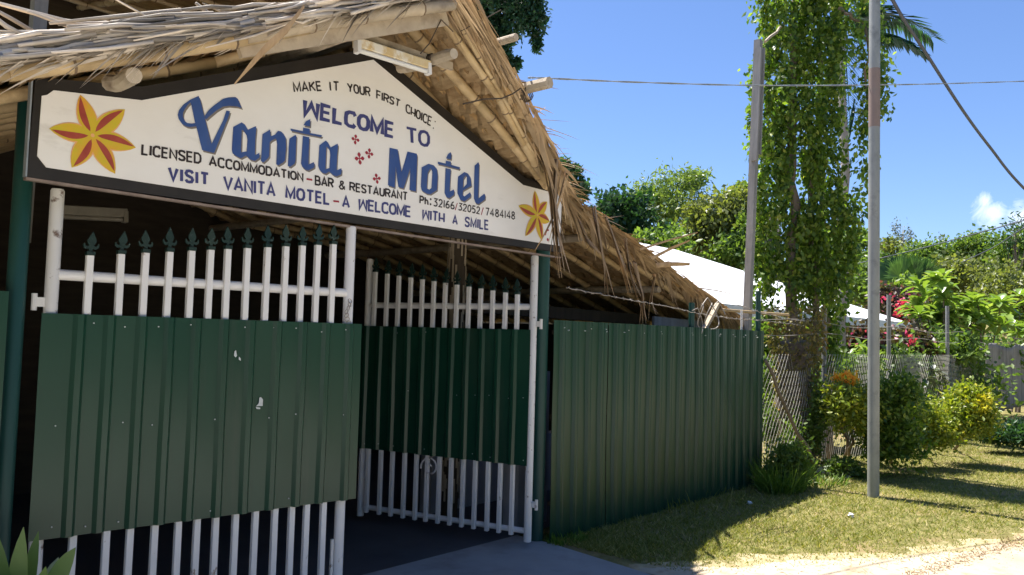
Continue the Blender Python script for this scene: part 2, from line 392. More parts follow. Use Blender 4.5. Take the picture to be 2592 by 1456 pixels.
# ------------------------------------------------------------------ gates
FONT_H = {}
PICK_L = [.152, .294, .412, .531, .644, .746, .84, .951, 1.07, 1.181, 1.284, 1.384, 1.487]
PICK_R = [.132, .24, .357, .469, .582, .698, .811, .925, 1.042, 1.161, 1.286, 1.408, 1.537]
def rib_sheet(x0, x1, z0, z1, ribs, depth=.022, w=.018, s=-1, fine=()):
    """trapezoid ribbed sheet in local xz, ribs raised towards s*y"""
    prof = [(x0, 0)]
    for r in ribs:
        if r - .035 <= x0 or r + .035 >= x1: continue
        prof += [(r - .03, 0), (r - w * .5, depth), (r + w * .5, depth), (r + .03, 0)]
    prof.append((x1, 0))
    mb = MB(); th = .0025; nzs = 9
    N = len(prof)
    zz = [z0 + (z1 - z0) * k / (nzs - 1) for k in range(nzs)]
    rr = random.Random(int(abs(x1 * 1000)))
    for side in (0, 1):
        vs = []; fs = []
        for k, z in enumerate(zz):
            for i, (x, d) in enumerate(prof):
                wob = .0035 * math.sin(x * 7 + z * 3.1) + .002 * math.sin(z * 8 + x * 17)
                vs.append((x, s * (d + wob + th * side), z))
        for k in range(nzs - 1):
            for i in range(N - 1):
                a = k * N + i; f = (a, a + 1, a + N + 1, a + N)
                fs.append(f if (s < 0) == bool(side) else f[::-1])
        mb.add(vs, fs)
    return mb
def spear_mb(x, z, y=0):
    """flat cast fleur-de-lis finial standing on a socket"""
    mb = MB()
    mb.box((x - .019, y - .019, z - .006), (x + .019, y + .019, z + .014))
    out = [(-.008, .014), (-.009, .03), (-.022, .026), (-.033, .034), (-.036, .05), (-.031, .058), (-.027, .046), (-.02, .041), (-.010, .045),
           (-.019, .06), (-.021, .07), (-.014, .088), (0, .118)]
    pts = out + [(-a, b) for a, b in out[-2::-1]]
    t = .006
    vs = [(x + a, y - t, z + b) for a, b in pts] + [(x + a, y + t, z + b) for a, b in pts]
    n_ = len(pts); tri = tessellate_polygon([[Vector((a, b, 0)) for a, b in pts]])
    fs = []
    for f in tri:
        fs.append(tuple(f)); fs.append(tuple(i + n_ for i in f[::-1]))
    for i in range(n_):
        j = (i + 1) % n_; fs.append((i, j, j + n_, i + n_))
    mb.add(vs, fs); return mb
def gate(label, loc, dr, picks, left):
    rz = math.atan2(dr[1], dr[0])
    t = thing('gate_leaf', label, 'gate', (loc[0], loc[1], 0), 'pair of white gate leaves with green sheets', rz)
    s = -1 if left else 1                              # street face is -y for the left leaf, +y for the right one
    z0 = .06
    top = 2.305
    for x, nm in ((0, 'hinge_pole'), (1.62, 'end_pole')):
        mb = MB(); mb.tube([(x, 0, z0), (x, 0, top - .01), (x, 0, top)], [.031, .031, .026], 16)
        smooth_by_angle(mb.build(nm, 'rustwhite' if x == 0 else 'white', t, local=True))
    for z, r in ((1.895, .026), (.14, .022)):
        mb = MB(); mb.tube([(.02, 0, z), (1.6, 0, z)], r, 14); smooth_by_angle(mb.build('rail', 'white', t, local=True))
    for i, x in enumerate(picks):
        zt = 2.0 + .138 * (x - .14)
        mb = MB(); w = .0165
        mb.bar((x + random.uniform(-.007, .007), s * .024, .10), (x, s * .024, zt), w * 2, w * 2, up=(0, 1, 0))
        pk = mb.build('picket', 'white', t, local=True)
        bv = pk.modifiers.new('bevel', 'BEVEL'); bv.width = .004; bv.segments = 2
        sm = spear_mb(x, zt, s * .024); q1, q2, q3 = random.uniform(-.09, .09), random.uniform(-.08, .08), random.uniform(.93, 1.06)
        sm.v = [(a + q1 * max(0, c - zt), b + q2 * max(0, c - zt), zt + (c - zt) * q3) for a, b, c in sm.v]
        sm = sm.build('spearhead', 'spear', None)
        sm.parent = pk
    if left:
        ribs = [.118, .253, .403, .541, .682, .833, .984, 1.14, 1.299, 1.449, 1.611]
        sh = rib_sheet(-.045, 1.695, .655, 1.708, ribs, .02, .026, -1)
        for v in range(len(sh.v)): sh.v[v] = (sh.v[v][0], sh.v[v][1] - .046, sh.v[v][2])
    else:
        ribs = [.145 * k - .005 for k in range(1, 12)]
        sh = rib_sheet(.0, 1.715, .65, 1.712, ribs, .022, .026, 1)
        for v in range(len(sh.v)): sh.v[v] = (sh.v[v][0], sh.v[v][1] + .046, sh.v[v][2])
    sho = sh.build('metal_sheet', 'green', t, local=True); smooth_by_angle(sho, 25)
    # screws and paint chips
    mb = MB(); rr = random.Random(3 if left else 4)
    for zr in (1.665, 1.17, .70):
        for k in range(11):
            if rr.random() < .5: continue
            x = .03 + .155 * k + rr.uniform(-.02, .02); y = s * .0525; z = zr + rr.uniform(-.012, .012)
            mb = MB(); mb.tube([(x, y - s * .002, z), (x, y + s * .004, z)], .0036, 6); mb.build('screw', 'chip', sho, local=True)
    if left:
        mb = MB()
        for cx, cz, pts in ((.905, 1.515, [(-.012, .02), (-.004, .028), (.003, -.004), (-.004, -.012), (-.014, -.002)]), (.925, 1.498, [(-.006, .01), (.004, .0), (.006, -.014), (-.006, -.006)]),
                            (1.052, 1.25, [(-.004, .03), (.004, .034), (.018, .02), (.018, -.016), (-.02, -.016), (-.006, .0)]), (1.045, 1.225, [(-.016, .006), (.012, .0), (.010, -.008), (-.010, -.006)])):
            mb = MB(); vs = [(cx + a, -.0535, cz + b) for a, b in pts]; mb.add(vs, [tuple(range(len(pts)))[::-1]]); mb.build('paint_chip', 'chip', sho, local=True)
    # hinges and lock chain
    mb = MB()
    for z in (.35, 1.76):
        mb = MB(); mb.box((-.066, -.012, z - .022), (-.028, .012, z + .022)); mb.tube([(-.07, 0, z - .04), (-.07, 0, z + .04)], .013, 8); mb.build('hinge', 'rustwhite', t, local=True)
    if left:
        mb = MB()
        for k in range(7):
            a = k * .9; c = Vector((1.60 + .012 * math.cos(a), -.034 - .004 * k % .01, 1.845 - .022 * k))
            mb.tube([c + Vector((.012 * math.cos(q), .006 * math.sin(q + a), .014 * math.sin(q))) for q in np.linspace(0, 6.28, 9)], .003, 5)
        mb.build('lock_chain', 'barb', t, local=True)
        mb = MB(); mb.bar((1.575, 0, .11), (1.575, 0, .42), .016, .016); mb.build('drop_bolt', 'rustwhite', t, local=True)
    else:
        mb = MB(); pts = []
        for q in np.linspace(0, 4.6 * math.pi / 1.6, 34):
            r = .014 + .0085 * q; pts.append((.90 - r * math.cos(q + .6), .032, .55 + r * math.sin(q + .6)))
        mb.tube(pts, .008, 6); mb.build('scroll', 'white', t, local=True, smooth=True)
        mb = MB(); mb.bar((1.58, 0, .11), (1.58, 0, .38), .016, .016); mb.build('drop_bolt', 'rustwhite', t, local=True)
    return t
gate('nearly closed white gate leaf at left with wide green sheet and clear spearheads', (-3.78, .079), (.9935, -.114), PICK_L, True)
gate('white gate leaf swung open inward, shaded green sheet, scroll on its lower bars', (-.278, -.016), (-.240, .970), PICK_R, False)

# ------------------------------------------------------------------ posts and corrugated fences
def post(name, label, cat, x, y, r, z1, m, group=None, z0=0):
    t = MB(); t.tube([(0, 0, z0), (0, 0, z1 - .005), (0, 0, z1)], [r, r, r * .9], 18)
    o = t.build(name, m); o.location = (x, y, 0); smooth_by_angle(o)
    return tag(o, label, cat, group)
post('gate_post', 'thick dark green round post at the left gate hinge below the sign', 'post', -3.925, .1, .042, 2.8, 'green_post')
gp = post('gate_post', 'dark green round post between open gate leaf and long green fence', 'post', -.03, .10, .06, 2.75, 'green_post')
post('support_pipe', 'slim dark green pipe just right of the fence-end gate post, under the thatch', 'pipe', .29, .35, .034, 2.7, 'green_post')

t = thing('corrugated_fence', 'long dark green corrugated metal fence on the grass right of the gate', 'fence', (2.0, 0, 0))
ribs = [.06, .19, .36, .55, .75, .94, 1.14, 1.33, 1.52, 1.71, 1.9, 2.1, 2.29, 2.45, 2.65, 2.83, 3.02, 3.19, 3.36, 3.53, 3.72, 3.89]
joint = [.0, .80, 1.56, 2.33, 3.1, 3.87]
def fence_sheet(x0, x1, y):
    # pan-and-rib fence sheet: broad ribs alternate with pans
    prof = []; x = x0; step = .191; k = 0
    while x < x1 - .001:
        prof += [(x, 0), (x + step * .40, .0), (x + step * .50, .024), (x + step * .64, .024), (x + step * .67, .019), (x + step * .72, .024), (x + step * .84, .024), (x + step * .94, 0)]
        x += step; k += 1
    prof.append((min(x, x1), 0)); prof = [q for q in prof if q[0] <= x1]
    mb = MB(); nzs = 12; th = .0025; N = len(prof)
    zz = [-.02 + 1.82 * k / (nzs - 1) for k in range(nzs)]
    for side in (0, 1):
        vs = []; fs = []
        for z in zz:
            for (px_, d) in prof:
                wob = .006 * math.sin(px_ * 2.3 + z * 1.4 + 1) + .003 * math.sin(z * 5 + px_ * 9)
                vs.append((px_, y - d - wob - th * side, z))
        for a_ in range(nzs - 1):
            for i in range(N - 1):
                a = a_ * N + i; f = (a, a + 1, a + N + 1, a + N); fs.append(f if side else f[::-1])
        mb.add(vs, fs)
    return mb
for i in range(len(joint)):
    x0 = joint[i]; x1 = (joint[i + 1] if i + 1 < len(joint) else 4.05)
    o = fence_sheet(x0 + .012, x1 + .004, -.003 * (i % 2)).build('metal_sheet', 'green', t); smooth_by_angle(o, 20)
mb = MB()
for z in (.3, 1.0, 1.7): mb.bar((.05, .03, z), (4.03, .03, z), .04, .04)
mb.build('rail', 'darkwood', t)
for x, zt in ((2.42, 2.06), (4.06, 2.28)):
    mb = MB(); mb.tube([(x, .05, 0), (x, .05, zt)], .03, 12); smooth_by_angle(mb.build('post', 'green_post', t))
mb = MB(); mb.tube([(3.62, .055, 1.6), (3.62, .055, 2.03)], .014, 8); smooth_by_angle(mb.build('pipe', 'white', t))
mb = MB(); rr = random.Random(8)
for zr in (1.74, 1.72):
    for k in range(13):
        x = .15 + .31 * k + rr.uniform(-.05, .05); mb = MB(); mb.tube([(x, -.016, zr), (x, -.030, zr)], .0045, 6); mb.build('screw', 'chip', t)

t = thing('corrugated_fence', 'narrow strip of green corrugated fence at the photo\'s left edge', 'fence', (-4.4, .02, 0))
o = fence_sheet(-5.2, -3.985, .0).build('metal_sheet', 'green', t); smooth_by_angle(o, 20)
mb = MB(); mb.tube([(-4.6, .06, 0), (-4.6, .06, 1.85)], .03, 10); mb.build('post', 'green_post', t)

# ------------------------------------------------------------------ the sign
SY = -.12
sg = thing('motel_sign', 'white gabled motel sign with blue lettering and black border above the gates', 'sign', (-2.05, SY, 2.33))
def prism(poly, y0, y1):
    """poly in xz, front at y0 (towards the street), back at y1"""
    mb = MB(); n_ = len(poly)
    tri = tessellate_polygon([[Vector((a, b, 0)) for a, b in poly]])
    vs = [(a, y0, b) for a, b in poly] + [(a, y1, b) for a, b in poly]
    area = sum(poly[i][0] * poly[(i + 1) % n_][1] - poly[(i + 1) % n_][0] * poly[i][1] for i in range(n_))
    fs = []
    for f in tri:
        a = [poly[i] for i in f]
        sgn = (a[1][0] - a[0][0]) * (a[2][1] - a[0][1]) - (a[1][1] - a[0][1]) * (a[2][0] - a[0][0])
        f = tuple(f) if sgn > 0 else tuple(f[::-1])
        fs.append(f); fs.append(tuple(i + n_ for i in f[::-1]))
    for i in range(n_):
        j = (i + 1) % n_; f = (i, i + n_, j + n_, j); fs.append(f if area > 0 else f[::-1])
    mb.add(vs, fs); return mb
FR = [(-3.98, 2.31), (-.08, 2.345), (-.07, 2.87), (-.55, 2.88), (-2.06, 3.455), (-3.5, 2.84), (-3.97, 2.765)]
prism(FR, SY, SY + .035).build('frame', 'black', sg)
PN = [(-3.945, 2.41), (-3.905, 2.365), (-.165, 2.395), (-.10, 2.395), (-.085, 2.81), (-.575, 2.815), (-2.065, 3.375), (-3.495, 2.772), (-3.895, 2.722), (-3.92, 2.695), (-3.942, 2.685)]
prism(PN, SY - .006, SY).build('panel', 'sign', sg)
mb = MB(); mb.box((-3.985, SY - .004, 2.296), (-.08, SY + .03, 2.308)); mb.build('bottom_trim', 'edge', sg)
mb = MB(); mb.box((-3.988, SY - .004, 2.31), (-3.981, SY + .03, 2.765)); mb.build('end_trim', 'wire', sg)
PY = SY - .0075
def sp(crop, x, y):
    ox, oy, sc = crop
    q = onY(PY, (ox + x / sc) / K, (oy + y / sc) / K); return (float(q[0]), float(q[2]))
C1 = (440, 230, 7.2346); C2 = (640, 290, 8.5125); C3 = (960, 360, 8.51); C4 = (340, 350, 7.156); C5 = (690, 400, 6.605); C6 = (1000, 470, 6.133); C7 = (720, 190, 4.99); C8 = (60, 160, 4.025)
def flat(mb, polys, y):
    """flat painted shape (outer, holes...) facing the street"""
    pts = [q for p_ in polys for q in p_]
    tri = tessellate_polygon([[Vector((a, b, 0)) for a, b in p_] for p_ in polys])
    fs = []
    for f in tri:
        a = [pts[i] for i in f]
        sgn = (a[1][0] - a[0][0]) * (a[2][1] - a[0][1]) - (a[1][1] - a[0][1]) * (a[2][0] - a[0][0])
        fs.append(tuple(f) if sgn > 0 else tuple(f[::-1]))
    mb.add([(a, y, b) for a, b in pts], fs)
VAN = [
 (C1, [[(450,95),(480,160),(555,470),(690,985),(700,1132),(515,1087),(405,640),(380,560),(315,250),(300,190)]]),
 (C1, [[(960,365),(1025,378),(1000,470),(735,1138),(690,1130),(684,985),(900,540)]]),
 (C1, [[(450,97),(300,165),(180,250),(95,350),(68,440),(85,520),(150,610),(230,655),(300,665),(402,650),(395,590),(320,602),(240,590),(190,545),(160,470),(165,400),(200,330),(260,250),(315,205),(380,180)]]),
 (C1, [[(565,455),(640,350),(760,250),(900,150),(1000,125),(1125,118),(1170,150),(1240,318),(1160,290),(1000,275),(900,290),(780,360),(660,460),(590,525),(560,500)]]),
 (C1, [[(1085,665),(1240,580),(1300,620),(1355,715),(1500,650),(1508,690),(1490,880),(1482,1165),(1502,1172),(1565,1135),(1568,1220),(1480,1285),(1400,1260),(1320,1185),(1225,1235),(1150,1200),(1075,1150),(1060,1080)],
       [(1240,715),(1275,730),(1330,820),(1345,900),(1330,1110),(1228,1130)]]),
 (C2, [[(205,425),(370,325),(377,455),(400,465),(470,440),(540,355),(600,365),(660,420),(705,500),(715,700),(690,990),(640,1040),(545,1095),(500,1075),(520,640),(502,530),(480,520),(400,560),(360,600),(350,900),(310,960),(220,1035),(170,1005),(190,700)]]),
 (C2, [[(785,520),(920,440),(935,480),(915,1000),(895,1060),(800,1130),(750,1112),(770,700)]]),
 (C2, [[(1085,232),(1140,150),(1235,100),(1228,260)]]),
 (C2, [[(1080,285),(1225,310),(1222,400),(1490,450),(1470,490),(1222,440),(1070,410),(815,350),(810,305),(1077,362)]]),
 (C2, [[(1075,462),(1213,492),(1195,1080),(1310,1027),(1328,1080),(1320,1140),(1190,1210),(1130,1188),(1060,1130),(1035,1060),(1060,700)]]),
 (C2, [[(1430,665),(1570,565),(1620,610),(1670,715),(1825,630),(1832,680),(1815,870),(1798,1190),(1828,1197),(1903,1160),(1910,1200),(1900,1288),(1800,1335),(1730,1308),(1640,1228),(1560,1280),(1490,1252),(1430,1190),(1405,1110)],
       [(1580,695),(1610,710),(1655,790),(1665,870),(1645,1155),(1560,1185)]]),
]
MOT = [
 (C3, [[(220,120),(395,160),(430,380),(475,650),(540,440),(605,205),(805,250),(815,300),(788,1065),(650,1030),(658,850),(665,560),(600,760),(520,1000),(410,965),(385,800),(352,520),(340,800),(328,980),(185,930),(200,600)]]),
 (C3, [[(910,545),(1060,468),(1170,500),(1240,580),(1256,720),(1243,1030),(1100,1122),(1020,1112),(910,1040),(892,960)], [(1040,660),(1100,560),(1135,620),(1140,700),(1120,990),(1075,1030),(1020,990)]]),
 (C3, [[(1435,352),(1470,270),(1530,215),(1552,260),(1545,372)]]),
 (C3, [[(1430,400),(1540,420),(1538,488),(1735,545),(1720,590),(1537,540),(1425,513),(1255,470),(1260,425),(1427,463)]]),
 (C3, [[(1425,560),(1540,582),(1530,700),(1510,1065),(1600,1022),(1618,1060),(1612,1130),(1500,1212),(1440,1180),(1405,1100)]]),
 (C3, [[(1695,745),(1830,645),(1910,680),(1962,760),(1983,940),(1800,1045),(1790,1130),(1830,1175),(1952,1082),(1973,1120),(1963,1180),(1830,1278),(1740,1240),(1680,1100),(1685,900)], [(1810,790),(1860,715),(1885,760),(1885,900),(1800,990)]]),
 (C3, [[(2050,510),(2130,435),(2148,470),(2138,900),(2128,1212),(2150,1200),(2260,1112),(2283,1150),(2278,1230),(2130,1337),(2070,1310),(2035,1210),(2040,800)]]),
]
for glyphs in (VAN, MOT):
    a = MB(); s_ = MB()
    for i, (c, polys) in enumerate(glyphs):
        pp = [[sp(c, x, y) for x, y in q] for q in polys]
        flat(a, pp, PY - .0016 - .0002 * (i % 4))
        dx, dz = .0085, -.0085
        flat(s_, [[(x + dx, z + dz) for x, z in q] for q in pp], PY - .0004 - .0002 * (i % 4))
    a.build('lettering', 'blue', sg)
    s_.build('letter_outline', 'dropshade', sg)
# sign painter's stroke alphabet
A_ = {
'A': (.82, [[(0,0),(.5,1),(1,0)],[(.2,.3),(.8,.3)]]), 'B': (.72, [[(0,.5),(.62,.5),(.88,.62),(.88,.88),(.62,1),(0,1),(0,0),(.7,0),(1,.14),(1,.38),(.66,.5)]]),
'C': (.72, [[(1,.8),(.85,1),(.35,1),(.05,.85),(0,.5),(.05,.15),(.35,0),(.85,0),(1,.18)]]), 'D': (.74, [[(0,0),(0,1),(.6,1),(.95,.8),(1,.5),(.95,.2),(.6,0),(0,0)]]),
'E': (.62, [[(1,1),(0,1),(0,0),(1,0)],[(0,.52),(.9,.52)]]), 'F': (.6, [[(1,1),(0,1),(0,0)],[(0,.52),(.9,.52)]]),
'H': (.74, [[(0,0),(0,1)],[(1,0),(1,1)],[(0,.36),(1,.36)]]), 'I': (.06, [[(.5,0),(.5,1)]]), 'K': (.74, [[(0,0),(0,1)],[(1,1),(0,.42)],[(.3,.6),(1,0)]]),
'L': (.6, [[(0,1),(0,0),(1,0)]]), 'M': (.88, [[(0,0),(0,1),(.5,.12),(1,1),(1,0)]]), 'N': (.74, [[(0,0),(0,1),(1,0),(1,1)]]),
'O': (.76, [[(.5,1),(.18,.93),(0,.7),(0,.3),(.18,.07),(.5,0),(.82,.07),(1,.3),(1,.7),(.82,.93),(.5,1)]]), 'P': (.7, [[(0,0),(0,1),(.7,1),(1,.86),(1,.62),(.7,.48),(0,.48)]]),
'R': (.74, [[(0,0),(0,1),(.7,1),(1,.86),(1,.64),(.7,.5),(0,.5)],[(.5,.5),(1,0)]]), 'S': (.7, [[(1,.8),(.85,.96),(.5,1),(.15,.95),(0,.76),(.15,.58),(.85,.42),(1,.24),(.85,.05),(.5,0),(.15,.04),(0,.2)]]),
'T': (.76, [[(0,1),(1,1)],[(.5,.97),(.5,0)]]), 'U': (.72, [[(0,1),(0,.28),(.15,.06),(.5,0),(.85,.06),(1,.28),(1,1)]]), 'V': (.8, [[(0,1),(.5,0),(1,1)]]),
'W': (.92, [[(0,1),(.04,0),(.5,.86),(.96,0),(1,1)]]), 'Y': (.78, [[(0,1),(.5,.46),(1,1)],[(.55,.5),(.4,0)]]),
'h': (.58, [[(0,0),(0,1)],[(0,.5),(.4,.64),(.85,.58),(1,.4),(1,0)]]), '&': (.85, [[(1,0),(.2,.75),(.25,.95),(.5,1),(.7,.92),(.68,.75),(.15,.42),(0,.2),(.2,0),(.55,0),(1,.4)]]),
'0': (.66, [[(.5,1),(.14,.9),(0,.6),(0,.4),(.14,.1),(.5,0),(.86,.1),(1,.4),(1,.6),(.86,.9),(.5,1)]]), '1': (.08, [[(.5,0),(.5,1)]]),
'2': (.66, [[(0,.76),(.14,.95),(.5,1),(.86,.92),(.95,.7),(.8,.48),(0,0),(1,0)]]), '3': (.66, [[(.05,1),(1,1),(.4,.6),(.85,.5),(1,.28),(.85,.06),(.45,0),(0,.06)]]),
'4': (.72, [[(.72,0),(.72,1),(0,.3),(1,.3)]]), '5': (.64, [[(.95,1),(.15,1),(.08,.56),(.5,.62),(.9,.5),(1,.28),(.85,.06),(.45,0),(0,.06)]]),
'6': (.66, [[(.9,.98),(.45,.85),(.1,.5),(0,.26),(.15,.05),(.5,0),(.85,.06),(1,.26),(.85,.48),(.5,.53),(.15,.42)]]), '7': (.64, [[(0,1),(1,1),(.35,0)]]),
'8': (.66, [[(.5,.53),(.12,.68),(.1,.88),(.5,1),(.9,.88),(.88,.68),(.5,.53),(.05,.38),(0,.16),(.5,0),(1,.16),(.95,.38),(.5,.53)]]), '/': (.4, [[(0,-.1),(1,1.08)]]),
}
def stroke(mb, pts, tv, th, y):
    n_ = len(pts); P_ = [Vector((a, b)) for a, b in pts]
    closed = (P_[0] - P_[-1]).length < 1e-6
    L_, R_ = [], []
    for i in range(n_):
        d0 = (P_[i] - P_[i - 1]) if i > 0 else ((P_[0] - P_[-2]) if closed else (P_[1] - P_[0]))
        d1 = (P_[i + 1] - P_[i]) if i < n_ - 1 else ((P_[1] - P_[0]) if closed else (P_[-1] - P_[-2]))
        d0, d1 = d0.normalized(), d1.normalized()
        w0 = (th + (tv - th) * abs(d0.y)) / 2; w1 = (th + (tv - th) * abs(d1.y)) / 2; w = (w0 + w1) / 2
        n0 = Vector((-d0.y, d0.x)); n1 = Vector((-d1.y, d1.x)); nn = n0 + n1
        if nn.length < .35: nn = n0
        nn.normalize(); c = max(nn.dot(n1), .55); o_ = nn * (w / c); L_.append(P_[i] + o_); R_.append(P_[i] - o_)
    for i in range(n_ - 1):
        q = [R_[i], R_[i + 1], L_[i + 1], L_[i]]
        mb.add([(a.x, y, a.y) for a in q], [(0, 1, 2, 3)])
def word(text, crop, bl, br, tl, tr, tv, th=None, crop2=None, gap=.3, y=PY - .001):
    mb = MB()
    crop2 = crop2 or crop; th = th or tv
    q = [Vector(sp(c, *p_)) for c, p_ in ((crop, bl), (crop2, br), (crop, tl), (crop2, tr))]
    h = ((q[2] - q[0]).length + (q[3] - q[1]).length) / 2; tot = (q[1] - q[0]).length / h
    ws = [A_[c][0] for c in text]; g = gap
    k = (tot - tv / h) / (sum(ws) + g * (len(text) - 1)); x = tv / h / 2
    vm = th / h / 2
    for i, c in enumerate(text):
        for j, st in enumerate(A_[c][1]):
            out = []
            for a, b in st:
                u = (x + a * ws[i] * k) / tot; v = vm + b * (1 - 2 * vm)
                p0 = q[0].lerp(q[1], u); p1 = q[2].lerp(q[3], u); pp = p0.lerp(p1, v); out.append((pp.x, pp.y))
            stroke(mb, out, tv, th, y - .00025 * ((i + j) % 3))
        x += (ws[i] + g) * k
    mb.build('lettering', WM[0], sg)
WM = ['letterblack']
def dot(mb, crop, x, y, r, yy=PY - .001):
    c = sp(crop, x, y); mb.add([(c[0] + r * math.cos(a), yy, c[1] + r * math.sin(a)) for a in np.linspace(0, 2 * math.pi, 12, endpoint=False)], [tuple(range(12))])
mb = MB()
word('MAKE', C7, (118,225), (478,203), (100,88), (458,76), .0105, .009); word('IT', C7, (572,207), (690,207), (560,78), (692,82), .0105, .009, gap=.5)
word('YOUR', C7, (800,215), (1087,280), (785,95), (1085,155), .0105, .009); word('FIRST', C7, (1158,302), (1455,412), (1158,185), (1472,318), .0115, .0085)
word('CHOICE', C7, (1528,470), (1850,652), (1530,358), (1868,535), .0115, .0085)
dot(mb, C7, 1903, 590, .005); dot(mb, C7, 1880, 672, .005)
mb.build('colon', 'letterblack', sg)
WM[0] = 'navy'; word('WELCOME', C7, (222,512), (1392,808), (235,296), (1397,603), .030, .018); word('TO', C7, (1535,855), (1838,922), (1523,648), (1840,716), .026, .016, gap=.25)
WM[0] = 'letterblack'; mb = MB(); word('LICENSED', C4, (118,303), (1218,475), (130,95), (1218,272), .0115, .0095)
word('ACCOMMODATION', C4, (1345,505), (1092,1452), (1345,310), (1092,1255), .0115, .0095, crop2=C2)
word('BAR', C5, (703,455), (1022,507), (703,288), (1022,345), .012, .0095); word('&', C5, (1105,520), (1218,545), (1105,368), (1218,392), .010, .009)
word('RESTAURANT', C5, (1280,553), (2258,722), (1282,398), (2262,572), .012, .0095)
word('Ph', C6, (375,282), (517,312), (380,150), (517,180), .012, .010, gap=.4); dot(mb, C6, 552, 212, .0075); dot(mb, C6, 550, 290, .0075)
word('32166', C6, (590,322), (922,376), (598,190), (922,245), .0095, .0085, gap=.34); word('32052', C6, (975,385), (1315,450), (985,262), (1322,328), .0095, .0085, gap=.34)
word('7484148', C6, (1400,468), (1862,535), (1400,340), (1862,402), .0095, .0085, gap=.34)
mb.build('colon', 'letterblack', sg)
WM[0] = 'navy'
word('VISIT', C4, (603,772), (1362,868), (605,505), (1362,628), .0165, .014, gap=.42)
q0 = (1605, 930)
word('VANITA', C4, (1605,925), (50,658), (1605,672), (50,425), .015, .012, crop2=C5, gap=.3)
word('MOTEL', C5, (208,682), (964,795), (215,466), (964,585), .0165, .013, gap=.34); word('A', C5, (1158,828), (1293,848), (1158,628), (1293,640), .015, .012)
word('WELCOME', C5, (1428,865), (2318,1000), (1435,670), (2318,808), .0165, .012, gap=.26)
word('WITH', C6, (415,527), (770,582), (422,360), (772,420), .0155, .012, gap=.3); word('A', C6, (885,600), (972,618), (890,450), (975,462), .014, .012)
word('SMILE', C6, (1075,640), (1455,697), (1082,478), (1455,537), .0145, .012, gap=.34)
mb = MB()
for c, a, b_, wd_ in ((C5, (567, 352), (663, 368), .011), (C5, (1015, 722), (1110, 732), .011), (C6, (932, 382), (965, 272), .007), (C6, (1337, 455), (1370, 342), .007)):
    mb = MB(); stroke(mb, [sp(c, *a), sp(c, *b_)], wd_, wd_, PY - .001); mb.build('dash', 'red', sg)
for cx, cy, r in ((897, 815, 72), (948, 1055, 88), (1070, 992, 76), (1165, 1310, 76)):
    mb = MB(); o_ = Vector(sp(C7, cx, cy)); rr_ = r / 4.99 * .0021
    rot = (.05, .2, .35, .3)[(cx // 7) % 4]
    for k in range(4):
        a = math.pi / 2 * k + rot - .1; pts = []
        for u_, v_ in ((.08, -.06), (.3, -.12), (.5, -.3), (.72, -.34), (.9, -.2), (1.05, 0), (.9, .2), (.72, .34), (.5, .3), (.3, .12), (.08, .06)):
            pts.append((o_.x + rr_ * (u_ * math.cos(a) - v_ * math.sin(a)), o_.y + rr_ * (u_ * math.sin(a) + v_ * math.cos(a))))
        flat(mb, [pts], PY - .001)
    dot(mb, C7, cx, cy, rr_ * .13, PY - .0012)
    mb.build('painted_blossom', 'red', sg)
def flower(crop, c, tips, hw):
    o_ = Vector(sp(crop, *c)); mb = MB()
    for i, tp in enumerate(tips):
        e = Vector(sp(crop, *tp)); d = e - o_; L = d.length; d.normalize(); nn = Vector((-d.y, d.x))
        def pet(k, off, y, mi, s0=.0, s1=1.0):
            pts = []
            for q in np.linspace(0, 1, 10): pts.append((s0 + (s1 - s0) * q, math.sin(math.pi * min(1, q ** .85)) ** .8 if 0 < q < 1 else 0))
            out = [o_ + d * (L * a) + nn * (hw * (b_ * k + off * math.sin(math.pi * a))) for a, b_ in pts] + [o_ + d * (L * a) + nn * (hw * (-b_ * k + off * math.sin(math.pi * a))) for a, b_ in pts[-2:0:-1]]
            mb.mi = mi; flat(mb, [[(v.x, v.y) for v in out]], y)
        y0 = PY - .001 - .0003 * (i % 2)
        pet(1.12, 0, y0, 2); pet(.98, 0, y0 - .0008, 0); pet(.38, .36, y0 - .0016, 1, .1, .95)
    mb.mi = 2; mb.add([(o_.x + .009 * math.cos(a), PY - .0034, o_.y + .009 * math.sin(a)) for a in np.linspace(0, 6.2832, 12, endpoint=False)], [tuple(range(12))])
    mb.build('painted_flower', ['petal_y', 'petal_r', 'petal_o'], sg)
flower(C8, (700, 737), [(575,322), (1030,472), (1142,862), (930,1128), (488,1065), (258,668)], .041)
flower(C6, (2205, 458), [(2168,75), (2360,250), (2400,560), (2280,860), (2020,785), (1913,312)], .04)
mb = MB(); stroke(mb, [sp(C6, 2385, 690), sp(C6, 2355, 695), sp(C6, 2340, 725), sp(C6, 2330, 770)], .016, .014, PY - .001); dot(mb, C6, 2370, 840, .013)
mb.build('painted_tendril', 'red', sg)

# ------------------------------------------------------------------ thatched roof over the gate
PR_R = [(-2.05, 3.67), (-1.31, 3.29), (-.93, 3.07), (-.39, 2.91), (.25, 2.875), (.74, 2.82), (1.32, 2.71), (1.87, 2.57), (2.84, 2.26), (4.2, 1.86)]
PR_L = [(-2.05, 3.66), (-3.07, 3.15), (-4.27, 2.63), (-5.7, 2.08)]
VG_R = [(-2.05, -.78), (-1.31, -.6), (-.93, -.5), (-.39, -.27), (.25, .17), (.74, .36), (1.32, .44), (1.87, .45), (2.84, .42), (4.2, .38)]
def interp(tab, x):
    tab = sorted(tab); xs_ = [a for a, _ in tab]; ys_ = [b_ for _, b_ in tab]; return float(np.interp(x, xs_, ys_))
def uz(X): return interp(PR_R if X >= -2.05 else PR_L, X)
def vy(X): return interp(VG_R, X) if X >= -2.05 else -.74 + .02 * (-2.05 - X)
YB = 4.6
